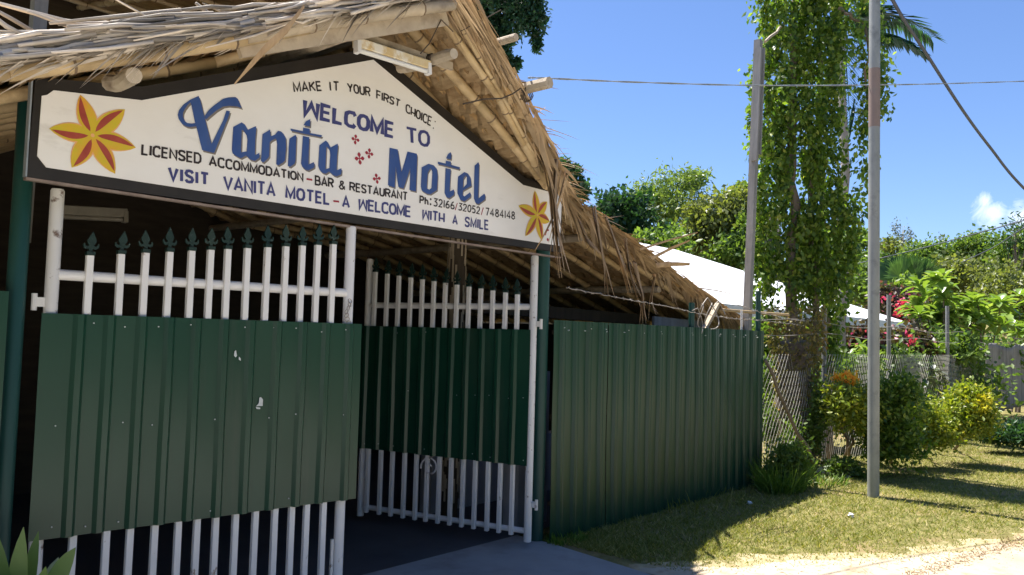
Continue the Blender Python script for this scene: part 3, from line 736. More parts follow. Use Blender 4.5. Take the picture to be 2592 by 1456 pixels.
rf = thing('thatched_roof', 'low thatched gable roof of brown palm leaf over the gateway and sign', 'roof', (-2.05, 2.0, 2.4))
rr = random.Random(21)
def slope_under(x0, x1, sgn):
    """overlapping leaf shingles seen from below, plus the outer skin"""
    vs = []; fs = []; rows = []
    xs_ = []; x = x0
    while (x < x1 if sgn > 0 else x > x1): xs_.append(x); x += sgn * .115
    xs_.append(x1); NY = 66
    def ring(X, dz, jit, over=0.0):
        y0 = vy(X) + rr.uniform(-.02, .02); r = []
        for k in range(NY):
            t = (k / (NY - 1)) ** 1.25; y = y0 + (YB - y0) * t
            r.append((X + sgn * rr.uniform(-jit, jit), y, uz(X) + dz + rr.uniform(-jit, jit) * .5))
        return r
    prev = None
    for i in range(len(xs_) - 1):
        a = ring(xs_[i], .05, .008); b_ = ring(xs_[i + 1] + sgn * .03, -.018, .024)
        base = len(vs); vs += a + b_
        for k in range(NY - 1): fs.append((base + k, base + k + 1, base + NY + k + 1, base + NY + k))
    mb = MB(); mb.add(vs, fs)
    # outer skin and edges
    vs = []; fs = []
    for X in xs_:
        y0 = vy(X); tk = .10 if X > -2.05 else .08; vs += [(X, y0, uz(X) + tk), (X, YB, uz(X) + tk), (X, y0, uz(X) + .035), (X, YB, uz(X) + .035)]
    for i in range(len(xs_) - 1):
        a = i * 4; fs += [(a, a + 1, a + 5, a + 4), (a, a + 4, a + 6, a + 2), (a + 1, a + 3, a + 7, a + 5)]
    e = (len(xs_) - 1) * 4; fs.append((e, e + 1, e + 3, e + 2))
    mb.add(vs, fs); return mb
slope_under(-2.05, 4.1, 1).build('thatch_slope', 'thatch', rf)
slope_under(-2.05, -5.6, -1).build('thatch_slope', 'thatch', rf)
# strips: flat bent leaf blades
def strips(name, items, m, parent):
    """items: (p, dir, length, width, droop, twist) -> bent blades of 4 segments"""
    V = []; Fq = []
    for (p_, d, L, w, droop, tw) in items:
        p_ = np.array(p_, float); d = np.array(d, float); d /= np.linalg.norm(d)
        sd = np.cross(d, np.array([math.sin(tw), math.cos(tw) * .4, math.cos(tw)])); nrm = np.linalg.norm(sd)
        sd = sd / nrm if nrm > 1e-6 else np.array([0, 1, 0.])
        b0 = len(V)
        for k in range(5):
            t = k / 4; c = p_ + d * (L * t) + np.array([0, 0, -droop * t * t * L])
            ww = w * (.55 + .45 * math.sin(math.pi * min(1, t * 1.1 + .2))) * (1 if t < .99 else .12)
            V += [c + sd * ww / 2, c - sd * ww / 2]
        for k in range(4): Fq.append((b0 + 2 * k, b0 + 2 * k + 1, b0 + 2 * k + 3, b0 + 2 * k + 2))
    return npmesh(name, np.array(V), np.array(Fq), m, parent)
items = []
for i in range(2100):                                  # right verge: long blades lying down the slope
    X = -2.2 + 6.1 * rr.random() ** 1.1
    g = (uz(X + .25) - uz(X - .05)) / .3 if X > -2 else -.52
    gy = (vy(X + .25) - vy(X - .05)) / .3 if X > -2 else .2
    lay = rr.random()
    y = vy(max(X, -2.05)) + rr.uniform(-.05, .15) - .03 * lay; z = uz(max(X, -2.04)) + .0 + lay * .105
    d = (1, gy + rr.gauss(.02, .09), g + rr.gauss(-.02, .05))
    items.append(((X, y, z), d, rr.uniform(.2, .6), rr.uniform(.006, .026), rr.uniform(-.02, .08), rr.uniform(-1.2, 1.2)))
for i in range(330):                                   # ragged lower part
    X = -.5 + 4.5 * rr.random() ** .7; y = vy(X) + rr.uniform(-.06, .12); z = uz(X) + rr.uniform(-.01, .10)
    items.append(((X, y, z), (1, rr.uniform(-.4, .3), rr.uniform(-.5, .0)), rr.uniform(.08, .3), rr.uniform(.008, .035), rr.uniform(0, .5), rr.uniform(-1.5, 1.5)))
for i in range(110):                                   # drooping broad leaf ends along the verge
    X = -1.2 + 5.0 * rr.random(); X += .12 * math.sin(X * 9)
    items.append(((X, vy(X) - .02 + rr.uniform(-.05, .08), uz(X) + rr.uniform(-.02, .09)), (1, rr.uniform(-.25, .35), rr.uniform(-1.3, -.3)), rr.uniform(.12, .42), rr.uniform(.016, .05), rr.uniform(.1, .6), rr.uniform(-1.5, 1.5)))
for i in range(90):                                    # loose ends against the sky
    X = rr.uniform(-1.3, 3.6); items.append(((X, vy(X) + .0, uz(X) + .09), (1, rr.uniform(-.5, .1), rr.uniform(-.3, .35)), rr.uniform(.12, .42), rr.uniform(.006, .02), rr.uniform(0, .25), rr.uniform(-1.5, 1.5)))
strips('verge_leaves', items, 'strip', rf)
items = []
for i in range(900):                                   # eave fringe on the right
    y = rr.uniform(.05, YB) if rr.random() < .5 else rr.uniform(.0, 1.2)
    y = max(y, .34)
    xe = 3.95 + rr.uniform(-.35, .1); items.append(((xe, y, uz(xe) + rr.uniform(.0, .10)), (1, rr.uniform(-.3, .3), rr.uniform(-.9, -.1)), rr.uniform(.1, .32), rr.uniform(.008, .03), .2, rr.uniform(-1, 1)))
strips('eave_fringe', items, 'strip', rf)
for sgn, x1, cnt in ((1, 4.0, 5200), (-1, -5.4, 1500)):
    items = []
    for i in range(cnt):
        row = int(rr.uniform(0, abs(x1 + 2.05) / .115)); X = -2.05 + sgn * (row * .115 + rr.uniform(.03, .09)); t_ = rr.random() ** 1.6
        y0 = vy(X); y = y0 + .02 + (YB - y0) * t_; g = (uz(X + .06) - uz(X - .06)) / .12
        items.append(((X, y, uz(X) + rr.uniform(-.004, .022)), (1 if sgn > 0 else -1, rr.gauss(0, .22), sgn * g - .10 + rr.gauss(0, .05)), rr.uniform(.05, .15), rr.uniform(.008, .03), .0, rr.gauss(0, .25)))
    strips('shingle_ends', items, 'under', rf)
# left verge: bundles of grey stalks
V = MB(); rr = random.Random(5)
for i in range(2000):
    X = -2.0 - 3.4 * rr.random(); g = .48 if X > -3.1 else .43
    lay = rr.random(); lump = 1 + .45 * math.sin(X * 5.1 + 1) + .35 * math.sin(X * 11.7)
    y = vy(X) - .02 + rr.uniform(-.05, .2) - .03 * (1 - lay); z = uz(X) - .012 + lay * (.07 + .03 * lump) + rr.uniform(-.01, .012)
    L = rr.uniform(.12, .55); an = rr.gauss(0, .07); ad = rr.gauss(0, .10) + (rr.uniform(-.3, .5) if rr.random() < .05 else 0); an = rr.gauss(0, .05)
    d = Vector((-1, ad * .6, -g + an + (rr.uniform(0, .9) if rr.random() < .025 else 0))).normalized()
    p0 = Vector((X, y, z)); r = rr.uniform(.004, .0135)
    bend = Vector((0, 0, rr.uniform(-.02, .02)))
    V.tube([p0, p0 + d * L * .5 + bend, p0 + d * L], [r, r * .95, r * rr.uniform(.25, .8)], 5)
V.build('verge_stalks', 'stalk', rf, smooth=True)
items = []
for i in range(300):
    X = -2.0 - 3.4 * rr.random(); y = vy(X) + rr.uniform(-.06, .12); z = uz(X) + rr.uniform(-.02, .08)
    items.append(((X, y, z), (-1, rr.gauss(0, .12), -.46 + rr.gauss(0, .13)), rr.uniform(.12, .45), rr.uniform(.01, .035), rr.uniform(-.05, .1), rr.uniform(-1, 1)))
for i in range(210):                                   # broken bits sagging over the barge pole
    X = -2.1 - 3.0 * rr.random(); X += .25 * math.sin(X * 6)
    items.append(((X, vy(X) - .05 + rr.uniform(-.03, .02), uz(X) + rr.uniform(-.03, .05)), (-1, rr.gauss(-.05, .15), -.46 + rr.uniform(-.9, .1)), rr.uniform(.06, .24), rr.uniform(.005, .017), rr.uniform(0, .3), rr.uniform(-1.4, 1.4)))
for i in range(40):
    X = rr.choice((-3.9, -3.55, -3.75, -2.6)) + rr.gauss(0, .12)
    items.append(((X, vy(X) - .06, uz(X) + rr.uniform(-.05, .02)), (-1, rr.gauss(-.1, .2), -.5 + rr.uniform(-.6, .1)), rr.uniform(.1, .28), rr.uniform(.008, .022), rr.uniform(0, .3), rr.uniform(-1.4, 1.4)))
strips('verge_leaves', items, 'stalk', rf)
# bamboo and logs
for k, y in enumerate([-.62, -.33, .02, .4, .78, 1.16, 1.54, 1.92, 2.3, 2.7, 3.1, 3.5, 3.9, 4.3]):
    mb = MB(); seq = [(x, uz(x) - .05) for x in (-2.02, -1.31, -.93, -.39, .74, 1.32, 2.84, 4.05)]
    pts = [(x, max(y, vy(x) + .08 + .012 * k), z) for x, z in seq]
    if y < .3: pts = pts[:6]
    for i in range(len(pts) - 1): mb.bamboo(pts[i], pts[i + 1], .034 if k else .026, 9, .3, k * 7 + i)
    mb.build('rafter', ['bamboo', 'node'], rf, smooth=True)
    mb = MB(); seq = [(x, uz(x) - .05) for x in (-2.08, -3.07, -4.27, -5.5)]
    pts = [(x, y - .03, z) for x, z in seq]
    if y > 0:
        for i in range(3): mb.bamboo(pts[i], pts[i + 1], .034, 9, .3, k * 9 + i + 100)
        mb.build('rafter', ['bamboo', 'node'], rf, smooth=True)
mb = MB()                                              # thin cane lashed along the right verge
pts = [(x, vy(x) + .05, uz(x) - .04) for x in (-1.95, -1.31, -.93, -.39, .3)]
for i in range(4): mb.bamboo(pts[i], pts[i + 1], .014, 8, .22, 300 + i)
mb.build('verge_cane', ['bamboo', 'node'], rf, smooth=True)
for (a, b_, r, mm) in (((-5.4, -.66, uz(-5.4) - .03), (-4.2, -.68, uz(-4.2) - .035), .038, 'bamboo'), ((-4.25, -.68, uz(-4.25) - .035), (-2.95, -.70, uz(-2.95) - .035), .038, 'bamboo'), ((-3.3, -.72, uz(-3.3) - .03), (-2.0, -.76, uz(-2.0) - .05), .038, 'bamboo_grey')):
    mb = MB(); mb.bamboo(a, b_, r, 10, .4, int(r * 1000) + int(a[0] * 7)); mb.build('barge_pole', [mm, 'node'], rf, smooth=True)
def logpiece(x, z, y0, y1, r, mm='log', nm='purlin', sides=10, tilt=0.0):
    mb = MB(); q = []; rs = []
    for k in range(7):
        t = k / 6; q.append((x + .01 * math.sin(t * 5), y0 + (y1 - y0) * t, z + tilt * (1 - t) + .008 * math.sin(t * 7))); rs.append(r * (1 + .05 * math.sin(t * 9)))
    rs[0] *= .93
    mb.tube(q, rs, sides); return smooth_by_angle(mb.build(nm, mm, rf), 35)
logpiece(-2.05, 3.585, -.74, YB, .05, nm='ridge_pole')
logpiece(-2.47, 3.36, -.66, YB, .042)
logpiece(-1.9, 3.345, -.68, -.2, .034)
logpiece(-3.8, 2.70, -.73, -.52, .036)
logpiece(-1.52, 3.505, -.84, YB, .026, tilt=.02)
logpiece(-1.15, 3.285, -.82, YB, .044, sides=8, tilt=.05)
logpiece(-.52, 2.79, .05, YB, .036)
logpiece(1.1, 2.63, .55, YB, .042)
logpiece(2.6, 2.22, .55, YB, .042)
mb = MB(); mb.bar((-3.3, -.66, uz(-3.3) - .07), (-1.98, -.68, uz(-1.98) - .09), .03, .10); mb.build('barge_board', 'bamboo_grey', rf)
mb = MB(); mb.tube([(3.6, .3, 2.035), (4.3, .2, 2.03), (5.1, .1, 2.03)], .018, 8); mb.build('eave_cane', 'bamboo', rf)
mb = MB(); mb.bar((2.75, .1, 1.74), (3.3, .2, 2.08), .045, .05); mb.build('strut', 'log', rf)
def lvcurve(ctrl, widths, m, nm, split=1, seed=0):
    """hanging dry leaf: bundle of folded blades along a 3-D path"""
    rr_ = random.Random(seed); Vv = []; Ff = []
    cp_ = [np.array(c) for c in ctrl]
    for s_ in range(split):
        off = np.array([rr_.uniform(-1, 1), rr_.uniform(-1, 1), 0]) * .03 * (split > 1)
        end = np.array([rr_.uniform(-1, 1), rr_.uniform(-.6, .6), rr_.uniform(-.5, .6)]) * .09 * (split > 1)
        n_ = 12; b0 = len(Vv); ph = rr_.uniform(0, 3)
        for k in range(n_):
            t = k / (n_ - 1); x = t * (len(cp_) - 1); i = min(int(x), len(cp_) - 2); f = x - i
            c = cp_[i] * (1 - f) + cp_[i + 1] * f + off * (1 - t) + end * t * t
            tan = cp_[i + 1] - cp_[i]; sd = np.cross(tan, np.array([.55, -.75, .2 * math.sin(ph + t * 2)])); sd = sd / np.linalg.norm(sd)
            w = float(np.interp(t, np.linspace(0, 1, len(widths)), widths)) * rr_.uniform(.85, 1.1)
            nn = np.cross(sd, tan); nn /= np.linalg.norm(nn)
            Vv += [c + sd * w / 2, c + nn * w * .16, c - sd * w / 2]
        for k in range(n_ - 1):
            a = b0 + 3 * k; Ff += [(a, a + 1, a + 4, a + 3), (a + 1, a + 2, a + 5, a + 4)]
    return npmesh(nm, np.array(Vv), np.array(Ff), m, rf)
yv = -.80
lvcurve([onY(-.84, 765, 15), onY(-.88, 725, 70), onY(-.9, 660, 130), onY(-.88, 590, 212)], [.014, .034, .04, .008], 'hang', 'loose_leaf', 1, 1)
lvcurve([onY(-.86, 690, 110), onY(-.88, 640, 150), onY(-.86, 615, 185)], [.012, .02, .006], 'hang', 'loose_leaf', 1, 8)
for s_, (pts, w, sp_) in enumerate([([(1392, 400), (1388, 500), (1398, 590), (1415, 690)], [.04, .06, .05, .008], 6), ([(1372, 410), (1390, 520), (1400, 620)], [.03, .05, .008], 3), ([(1420, 430), (1395, 540), (1378, 625)], [.02, .035, .01], 3),
        ([(1490, 520), (1505, 610), (1520, 690), (1525, 752)], [.05, .06, .04, .008], 3), ([(1520, 540), (1560, 640), (1600, 735)], [.03, .04, .01], 3), ([(1590, 660), (1612, 740), (1610, 815)], [.05, .06, .02], 4),
        ([(1640, 690), (1632, 760), (1640, 800)], [.03, .03, .01], 3), ([(1570, 600), (1580, 690), (1600, 780)], [.03, .035, .01], 2), ([(1440, 520), (1475, 600), (1510, 640)], [.03, .04, .01], 2)]):
    Y = -.42 if s_ < 3 else (.1 if s_ < 6 else .25)
    lvcurve([onY(Y, *q) for q in pts], [v * 1.7 for v in w], 'hang', 'loose_leaf', sp_ + 1, 20 + s_)
# splinters that stick out to the right
for s_, (a, b_, w, Y) in enumerate([((1610, 628), (1755, 585), .02, -.05), ((1640, 650), (1735, 605), .035, -.05), ((1650, 668), (1735, 665), .05, -.02), ((1345, 310), (1400, 330), .012, -.42), ((1345, 290), (1372, 270), .012, -.42), ((1330, 300), (1365, 318), .035, -.45), ((1760, 725), (1850, 742), .012, .05)]):
    lvcurve([onY(Y, *a), onY(Y, (a[0] + b_[0]) / 2, (a[1] + b_[1]) / 2 - 2), onY(Y - .06, *b_)], [w, w, w * .6], 'hang', 'splinter', 1, 60 + s_)
# lashings
mb = MB(); rr = random.Random(31)
for (x, y, z, r) in ((-1.9, -.5, 3.345, .038), (-2.47, -.52, 3.36, .046), (-1.15, -.64, 3.29, .05), (-2.05, -.6, 3.585, .055)):
    mb = MB()
    for q in range(4):
        yy = y + .014 * q; mb.tube([(x + r * math.cos(a), yy + .01 * math.sin(a * 1.5), z + r * math.sin(a)) for a in np.linspace(0, 6.28, 12)], .004, 5)
    mb.build('lashing', 'darkwood', rf)
mb = MB()
mb.tube([onY(-.66, *q) for q in ((1165, 262), (1215, 250), (1262, 248), (1290, 236), (1310, 222))], .005, 5)
mb.tube([onY(-.70, *q) for q in ((1140, 80), (1110, 50), (1080, 110), (1058, 135))], .0035, 5)
mb.tube([onY(-.72, *q) for q in ((1160, 78), (1215, 50), (1260, 25))], .0035, 5)
mb.build('tie_wire', 'darkwood', rf)

# ------------------------------------------------------------------ fluorescent lamps
def lamp(label, a, b_, drop, bm, board=None, tm='tube', sm='white'):
    t = thing('tube_light', label, 'lamp', a)
    A0, B0 = Vector([float(q) for q in a]), Vector([float(q) for q in b_])
    mb = MB(); mb.bar(A0, B0, .05, .055); o = mb.build('housing', bm, t); bv = o.modifiers.new('b', 'BEVEL'); bv.width = .006; bv.segments = 2
    d = (B0 - A0).normalized()
    mb = MB(); dn = Vector((0, -.012, -drop)); mb.tube([A0 + d * .03 + dn, B0 - d * .03 + dn], .0145, 12); smooth_by_angle(mb.build('tube', tm, t))
    for e in (A0 + d * .012, B0 - d * .012):
        mb = MB(); mb.bar(e + Vector((0, -.006, .01)), e + dn + Vector((0, 0, -.018)), .026, .04); mb.build('socket', sm, t)
    if board:
        mb = MB(); mb.bar(board[0], board[1], .02, .05); mb.build('mounting_board', 'bamboo_grey', t)
    return t
lamp('stained white tube light on a plank hung under the gable above the sign', onY(-.52, 893, 107), onY(-.50, 1078, 166), .042, 'lampbody', (onY(-.48, 848, 72), onY(-.46, 1137, 168)))
lamp('dim tube light inside the dark porch below the sign\'s left end', onY(.9, 130, 527), onY(.9, 318, 537), .04, 'lampbody2', None, 'lampbody2', 'lampbody2')

# ------------------------------------------------------------------ behind the gate: dark yard
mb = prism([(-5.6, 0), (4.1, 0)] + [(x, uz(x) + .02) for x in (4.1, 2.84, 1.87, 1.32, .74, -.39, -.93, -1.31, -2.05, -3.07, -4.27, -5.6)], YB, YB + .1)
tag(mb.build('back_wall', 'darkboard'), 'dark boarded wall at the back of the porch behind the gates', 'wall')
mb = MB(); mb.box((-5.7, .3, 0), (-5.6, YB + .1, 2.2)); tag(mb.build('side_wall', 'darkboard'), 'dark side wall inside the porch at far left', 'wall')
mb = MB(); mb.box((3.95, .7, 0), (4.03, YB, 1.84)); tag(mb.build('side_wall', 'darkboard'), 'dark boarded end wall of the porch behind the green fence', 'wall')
mb = MB(); mb.box((-.02, 1.35, 0), (2.2, 1.5, .62)); o = mb.build('low_wall', 'render'); tag(o, 'low grey rendered wall seen through the open gate leaf\'s lower bars', 'wall')
mb = MB(); mb.box((.15, .45, 0), (.55, .62, 1.35)); o = mb.build('block_pier', 'render'); tag(o, 'grey painted pier in the gap beside the open gate\'s hinge pole', 'pier')
bp = thing('bamboo_post', 'woven bamboo post standing behind the open gate leaf', 'post', (.02, 1.15, 0))
mb = MB(); mb.tube([(.02, 1.15, 0), (.02, 1.15, 2.75)], .075, 10); mb.build('core', 'darkwood', bp)
mb = MB(); rr = random.Random(9)
for i in range(150):
    a = rr.uniform(0, 6.28); z = rr.uniform(.1, 2.6); r = .08 + rr.uniform(0, .012); w = rr.uniform(.012, .028); h = rr.uniform(.08, .28)
    x_, y_ = .02 + r * math.cos(a), 1.15 + r * math.sin(a); tx, ty = -math.sin(a) * w / 2, math.cos(a) * w / 2; ox, oy = math.cos(a) * .004, math.sin(a) * .004
    mb.add([(x_ - tx, y_ - ty, z), (x_ + tx, y_ + ty, z), (x_ + tx, y_ + ty, z + h), (x_ - tx, y_ - ty, z + h), (x_ - tx - ox, y_ - ty - oy, z), (x_ + tx - ox, y_ + ty - oy, z), (x_ + tx - ox, y_ + ty - oy, z + h), (x_ - tx - ox, y_ - ty - oy, z + h)],
           [(0, 1, 2, 3), (0, 4, 5, 1), (1, 5, 6, 2), (2, 6, 7, 3), (3, 7, 4, 0)])
mb.build('bamboo_slats', 'bamboo_grey', bp)
# beams and pale boards seen between fence top and thatch
mb = MB(); mb.bar((.3, 1.2, 1.93), (3.2, 1.2, 1.90), .09, .12); tag(mb.build('timber_beam', 'darkwood'), 'dark timber beam under the thatch above the green fence', 'beam')
mb = MB(); mb.bar((2.6, .62, 1.86), (3.75, .62, 1.84), .03, .12); tag(mb.build('pale_board', 'wood_grey'), 'grey weathered board behind the green fence\'s top right end', 'board')

# ------------------------------------------------------------------ upper thatched building behind
ub = thing('upper_thatched_house', 'dark open thatched upper storey behind the gateway roof at top left', 'building', (-3, 4.5, 3))
mb = MB(); q_ = [(-9, 1.4, 4.42), (-.2, 1.4, 4.42), (2.7, 5.6, 5.26), (-9, 5.6, 5.26)]
mb.add(q_ + [(x, y, z + .16) for x, y, z in q_], [(0, 3, 2, 1), (4, 5, 6, 7), (0, 1, 5, 4), (1, 2, 6, 5), (2, 3, 7, 6), (3, 0, 4, 7)])
mb.build('roof', 'thatch', ub)
mb = MB(); mb.box((-9, 5.45, 2.5), (2.2, 5.55, 5.22)); mb.build('wall', 'darkboard', ub)
for k in range(13):
    x = -5.4 + .5 * k; mb = MB(); mb.bamboo((x, 1.45, 4.38), (x + .1, 5.4, 5.17), .032, 8, .4, k); mb.build('rafter', ['bamboo_grey', 'node'], ub, smooth=True)
for k in range(5):
    y = 2.0 + .7 * k; mb = MB(); mb.bamboo((-7, y, 4.33 + .2 * (y - 1.4)), (-.4 + .6 * (y - 1.4), y, 4.33 + .2 * (y - 1.4)), .02, 7, .5, k + 40); mb.build('batten', ['bamboo_grey', 'node'], ub, smooth=True)
pb = onY(2.0, 90, 60)
mb = MB(); mb.bar((float(pb[0]), 2.0, 2.2), (float(pb[0]) + .02, 2.0, 4.5), .085, .085); mb.build('post', 'wood_grey', ub)

# ------------------------------------------------------------------ poles, cables
t = thing('timber_pole', 'tall grey timber pole rising behind the right end of the green fence', 'pole', (4.12, .28, 0))
mb = MB(); b0 = onY(.28, 1880, 800); t0 = onY(.28, 1908, 102)
sl = (t0 - b0) / (t0[2] - b0[2]); g0 = b0 - sl * b0[2]
mb.bar(g0, t0, .085, .085, (0, 1, 0)); o = mb.build('pole', 'wood_grey', t)
mb = MB()
for dx, z0_, z1_ in ((-.052, -1.6, -.12), (.052, -1.5, -.1)):
    p1 = t0 + sl * z1_ + np.array([dx, -.03, 0]); p0 = t0 + sl * z0_ + np.array([dx, -.03, 0]); mb.bar(p0, p1, .026, .08, (0, 1, 0))
mb.build('cleat', 'wood_grey', t)
mb = MB(); wobble_tube(mb, onY(.25, 1925, 105), onY(.25, 1975, 60), .02, .017, 7, 4, .02, 3); wobble_tube(mb, onY(.25, 1975, 60), onY(.3, 2025, 15), .017, .01, 7, 4, .02, 4); mb.build('branch', 'log', t)
sp0 = onZ(2197, 1250)
t = thing('steel_pole', 'tall galvanised steel pole with a rusty band standing on the lawn', 'pole', sp0)
X0, Y0 = float(sp0[0]), float(sp0[1]); top = at(float((sp0 - CAMP) @ np.array([HX, HY, 0])), 2203, 0)
zt = float(top[2]); zb1 = at(float((sp0 - CAMP) @ np.array([HX, HY, 0])), 2200, 160)[2]; zb2 = at(float((sp0 - CAMP) @ np.array([HX, HY, 0])), 2200, 312)[2]
r0 = .062
mb = MB(); mb.tube([(X0, Y0, -.1), (X0, Y0, 2.4), (X0 + .01, Y0, zb2)], [r0, r0 * .98, r0 * .97], 20); smooth_by_angle(mb.build('shaft', 'steel', t))
mb = MB(); mb.tube([(X0 + .01, Y0, zb2), (X0 + .012, Y0, zb1)], [r0 * .99, r0 * .985], 20); smooth_by_angle(mb.build('rusty_band', 'rust', t))
mb = MB(); mb.tube([(X0 + .012, Y0, zb1), (X0 + .02, Y0, 7.5)], [r0 * .96, r0 * .9], 20); smooth_by_angle(mb.build('shaft', 'steel', t))
def cable(name, label, pts, r, m, twist=False, cat='cable', n=6):
    pts = [Vector([float(c) for c in q]) for q in pts]
    # Catmull-Rom through the points
    out = []
    for i in range(len(pts) - 1):
        p0 = pts[max(i - 1, 0)]; p1 = pts[i]; p2 = pts[i + 1]; p3 = pts[min(i + 2, len(pts) - 1)]
        for k in range(10):
            t_ = k / 10; out.append(.5 * ((2 * p1) + (p2 - p0) * t_ + (2 * p0 - 5 * p1 + 4 * p2 - p3) * t_ ** 2 + (3 * p1 - p0 - 3 * p2 + p3) * t_ ** 3))
    out.append(pts[-1]); mb = MB()
    if twist:
        for s_ in (0, 1):
            mb.tube([q + Vector((0, math.cos(i * .9 + s_ * math.pi), math.sin(i * .9 + s_ * math.pi))) * r * .9 for i, q in enumerate(out)], r, n)
    else: mb.tube(out, r, n)
    o = mb.build(name, m, smooth=True); return tag(o, label, cat)
e0 = onY(-.8, 1330, 196)
cable('service_cable', 'pale twisted cable running level from the roof log across the sky', [e0, at(6.6, 1375, 197), at(7.3, 1600, 207), at(8.3, 1900, 215), at(9.3, 2200, 214), at(10.5, 2400, 210), at(12, 2620, 203), at(14, 2800, 196)], .0048, 'wire', True)
cable('guy_cable', 'thick dark cable sloping steeply down the sky at right', [at(9.1, 2215, -60), at(9.4, 2262, 30), at(10, 2330, 135), at(11, 2420, 275), at(12, 2490, 370), at(13, 2580, 478), at(15, 2760, 640)], .022, 'wiredark')
cable('power_line', 'upper thin power line slanting above the far right treetops', [at(40, 2150, 665), at(36, 2310, 627), at(32, 2440, 592), at(28, 2600, 548), at(24, 2800, 490)], .022, 'wiredark')
cable('power_line', 'lower thin power line meeting the dark treetop at far right', [at(40, 2420, 660), at(36, 2500, 622), at(32, 2570, 577), at(28, 2700, 500)], .022, 'wiredark')
def barbed(label, pts, r=.0035, step=.1, seed=0):
    pts = [Vector([float(c) for c in q]) for q in pts]; rr_ = random.Random(seed); mb = MB(); path = []
    for i in range(len(pts) - 1):
        L = (pts[i + 1] - pts[i]).length; nn = max(3, int(L / .06))
        for k in range(nn): path.append(pts[i].lerp(pts[i + 1], k / nn) + Vector((0, rr_.uniform(-.004, .004), rr_.uniform(-.006, .006))))
    path.append(pts[-1]); mb.tube(path, r, 5)
    for q in path[::2]:
        for s_ in (0, 1):
            d = Vector((rr_.uniform(-1, 1), rr_.uniform(-1, 1), rr_.uniform(-1, 1))).normalized() * .016; mb.tube([q - d, q + d], r * .6, 4)
    o = mb.build('barbed_wire', 'barb'); return tag(o, label, 'barbed wire', 'strands of barbed wire along the fences')
barbed('upper barbed wire strand sagging in front of the thatch above the green fence', [(.12, -.05, 2.07), (.9, -.05, 2.03), (1.9, -.05, 1.98), (2.42, .0, 1.95), (3.2, -.03, 1.92), (4.06, .02, 1.93), (5.1, -.05, 1.9)], seed=1)
barbed('short barbed strand from pole to vines just over the green fence end', [(3.2, -.02, 2.1), (4.06, .02, 2.02), (5.0, -.02, 1.96), (5.8, -.1, 1.98)], seed=2)
mb = MB(); rr = random.Random(14)
for (cx, cz, rx, rz_, a0, a1) in ((2.72, 1.93, .13, .14, 0, 6.4), (2.62, 2.0, .16, .12, -.3, 3.3), (2.86, 1.98, .15, .12, -.2, 3.0), (2.5, 1.92, .05, .13, 1.0, 4.4)):
    mb.tube([(cx + rx * math.cos(a), -.03 + .03 * math.sin(a * 2), cz + rz_ * math.sin(a)) for a in np.linspace(a0, a1, 26)], .005, 5)
mb.tube([(2.3, -.02, 1.97), (2.36, -.05, 2.0), (2.42, -.05, 1.94), (2.47, -.05, 1.86), (2.48, -.05, 1.78), (2.44, -.06, 1.74)], .005, 5)
tag(mb.build('wire_coil', 'barb', smooth=True), 'loose loops of wire curled over the green fence\'s top edge', 'wire')

# ------------------------------------------------------------------ white-roofed house
ec = at(24, 2290, 813); HX1, HY1, HZ = [float(q) for q in ec]
hs = thing('white_roofed_house', 'low house with a bright white metal roof behind the trees', 'house', (HX1 - 7, HY1 + 4, 0))
mb = MB(); w_, d_ = 15.0, 10.0; pz = .385; a = d_ / 2
c = [(HX1 - w_, HY1, HZ), (HX1, HY1, HZ), (HX1, HY1 + d_, HZ), (HX1 - w_, HY1 + d_, HZ), (HX1 - w_ + a, HY1 + a, HZ + a * pz), (HX1 - a, HY1 + a, HZ + a * pz)]
mb.add(c, [(0, 1, 5, 4), (1, 2, 5), (2, 3, 4, 5), (3, 0, 4)]); mb.build('roof', 'housewhite', hs)
mb = MB(); mb.box((HX1 - w_, HY1 - .02, HZ - .2), (HX1 + .02, HY1 + .02, HZ - .01)); mb.box((HX1 - .02, HY1 + .02, HZ - .2), (HX1 + .02, HY1 + d_, HZ - .01)); mb.build('fascia', 'housewhite', hs)
mb = MB(); mb.box((HX1 - w_ + .7, HY1 + .7, 0), (HX1 - .7, HY1 + d_ - .7, HZ - .02)); mb.build('wall', 'housewall', hs)

# ------------------------------------------------------------------ chain-link fence and its posts
cl = thing('chain_link_fence', 'sagging chain-link fence behind the shrubs right of the green fence', 'fence', (8, -.2, 0))
def cly(X): return .05 - .045 * (X - 4.1) if X < 12 else -.3 - .02 * (X - 12)
def cltop(X): return 1.62 + .06 * math.sin(X * 1.9) + .05 * math.sin(X * 4.3 + 1) - .10 * math.exp(-((X - 4.9) / .5) ** 2)
mb = MB(); sp_ = .08; X_ = 2.4; rr = random.Random(2)
while X_ < 14.6:
    for dr_ in (1, -1):
        pts = []
        for k in range(9):
            z = .02 + 1.72 * k / 8; x = X_ + dr_ * (z - .8) * .42 + .03 * math.sin(z * 3 + X_ * 2) + .05 * (z - .8)
            if 4.1 < x < 14.2 and z < cltop(x): pts.append((x, cly(x) + .004 * dr_ + .03 * math.sin(x * 3 + z * 2), z))
        if len(pts) > 1: mb.tube(pts, .003 if dr_ > 0 else .0016, 3, cap=False)
    X_ += sp_
mb.build('wire_mesh', 'chain', cl)
for px_, ytop, Yb in ((2074, 770, None), (2236, 742, None), (2383, 770, None), (2468, 870, None)):
    for X in np.arange(4.2, 14, .02):
        q = np.array([X, cly(X) + .05, 1.6]) - CAMP
        fz = q @ np.array([HX, HY, 0]); u = (q @ np.array([HY, -HX, 0])) / fz * F_PX + 1296
        if u > px_ * K - 20: break
    tp = onY(cly(X) + .05, px_, ytop)
    mb = MB(); mb.tube([(float(tp[0]), cly(X) + .05, 0), (float(tp[0]), cly(X) + .05, float(tp[2]))], .035, 8); mb.build('post', 'wood_grey', cl)
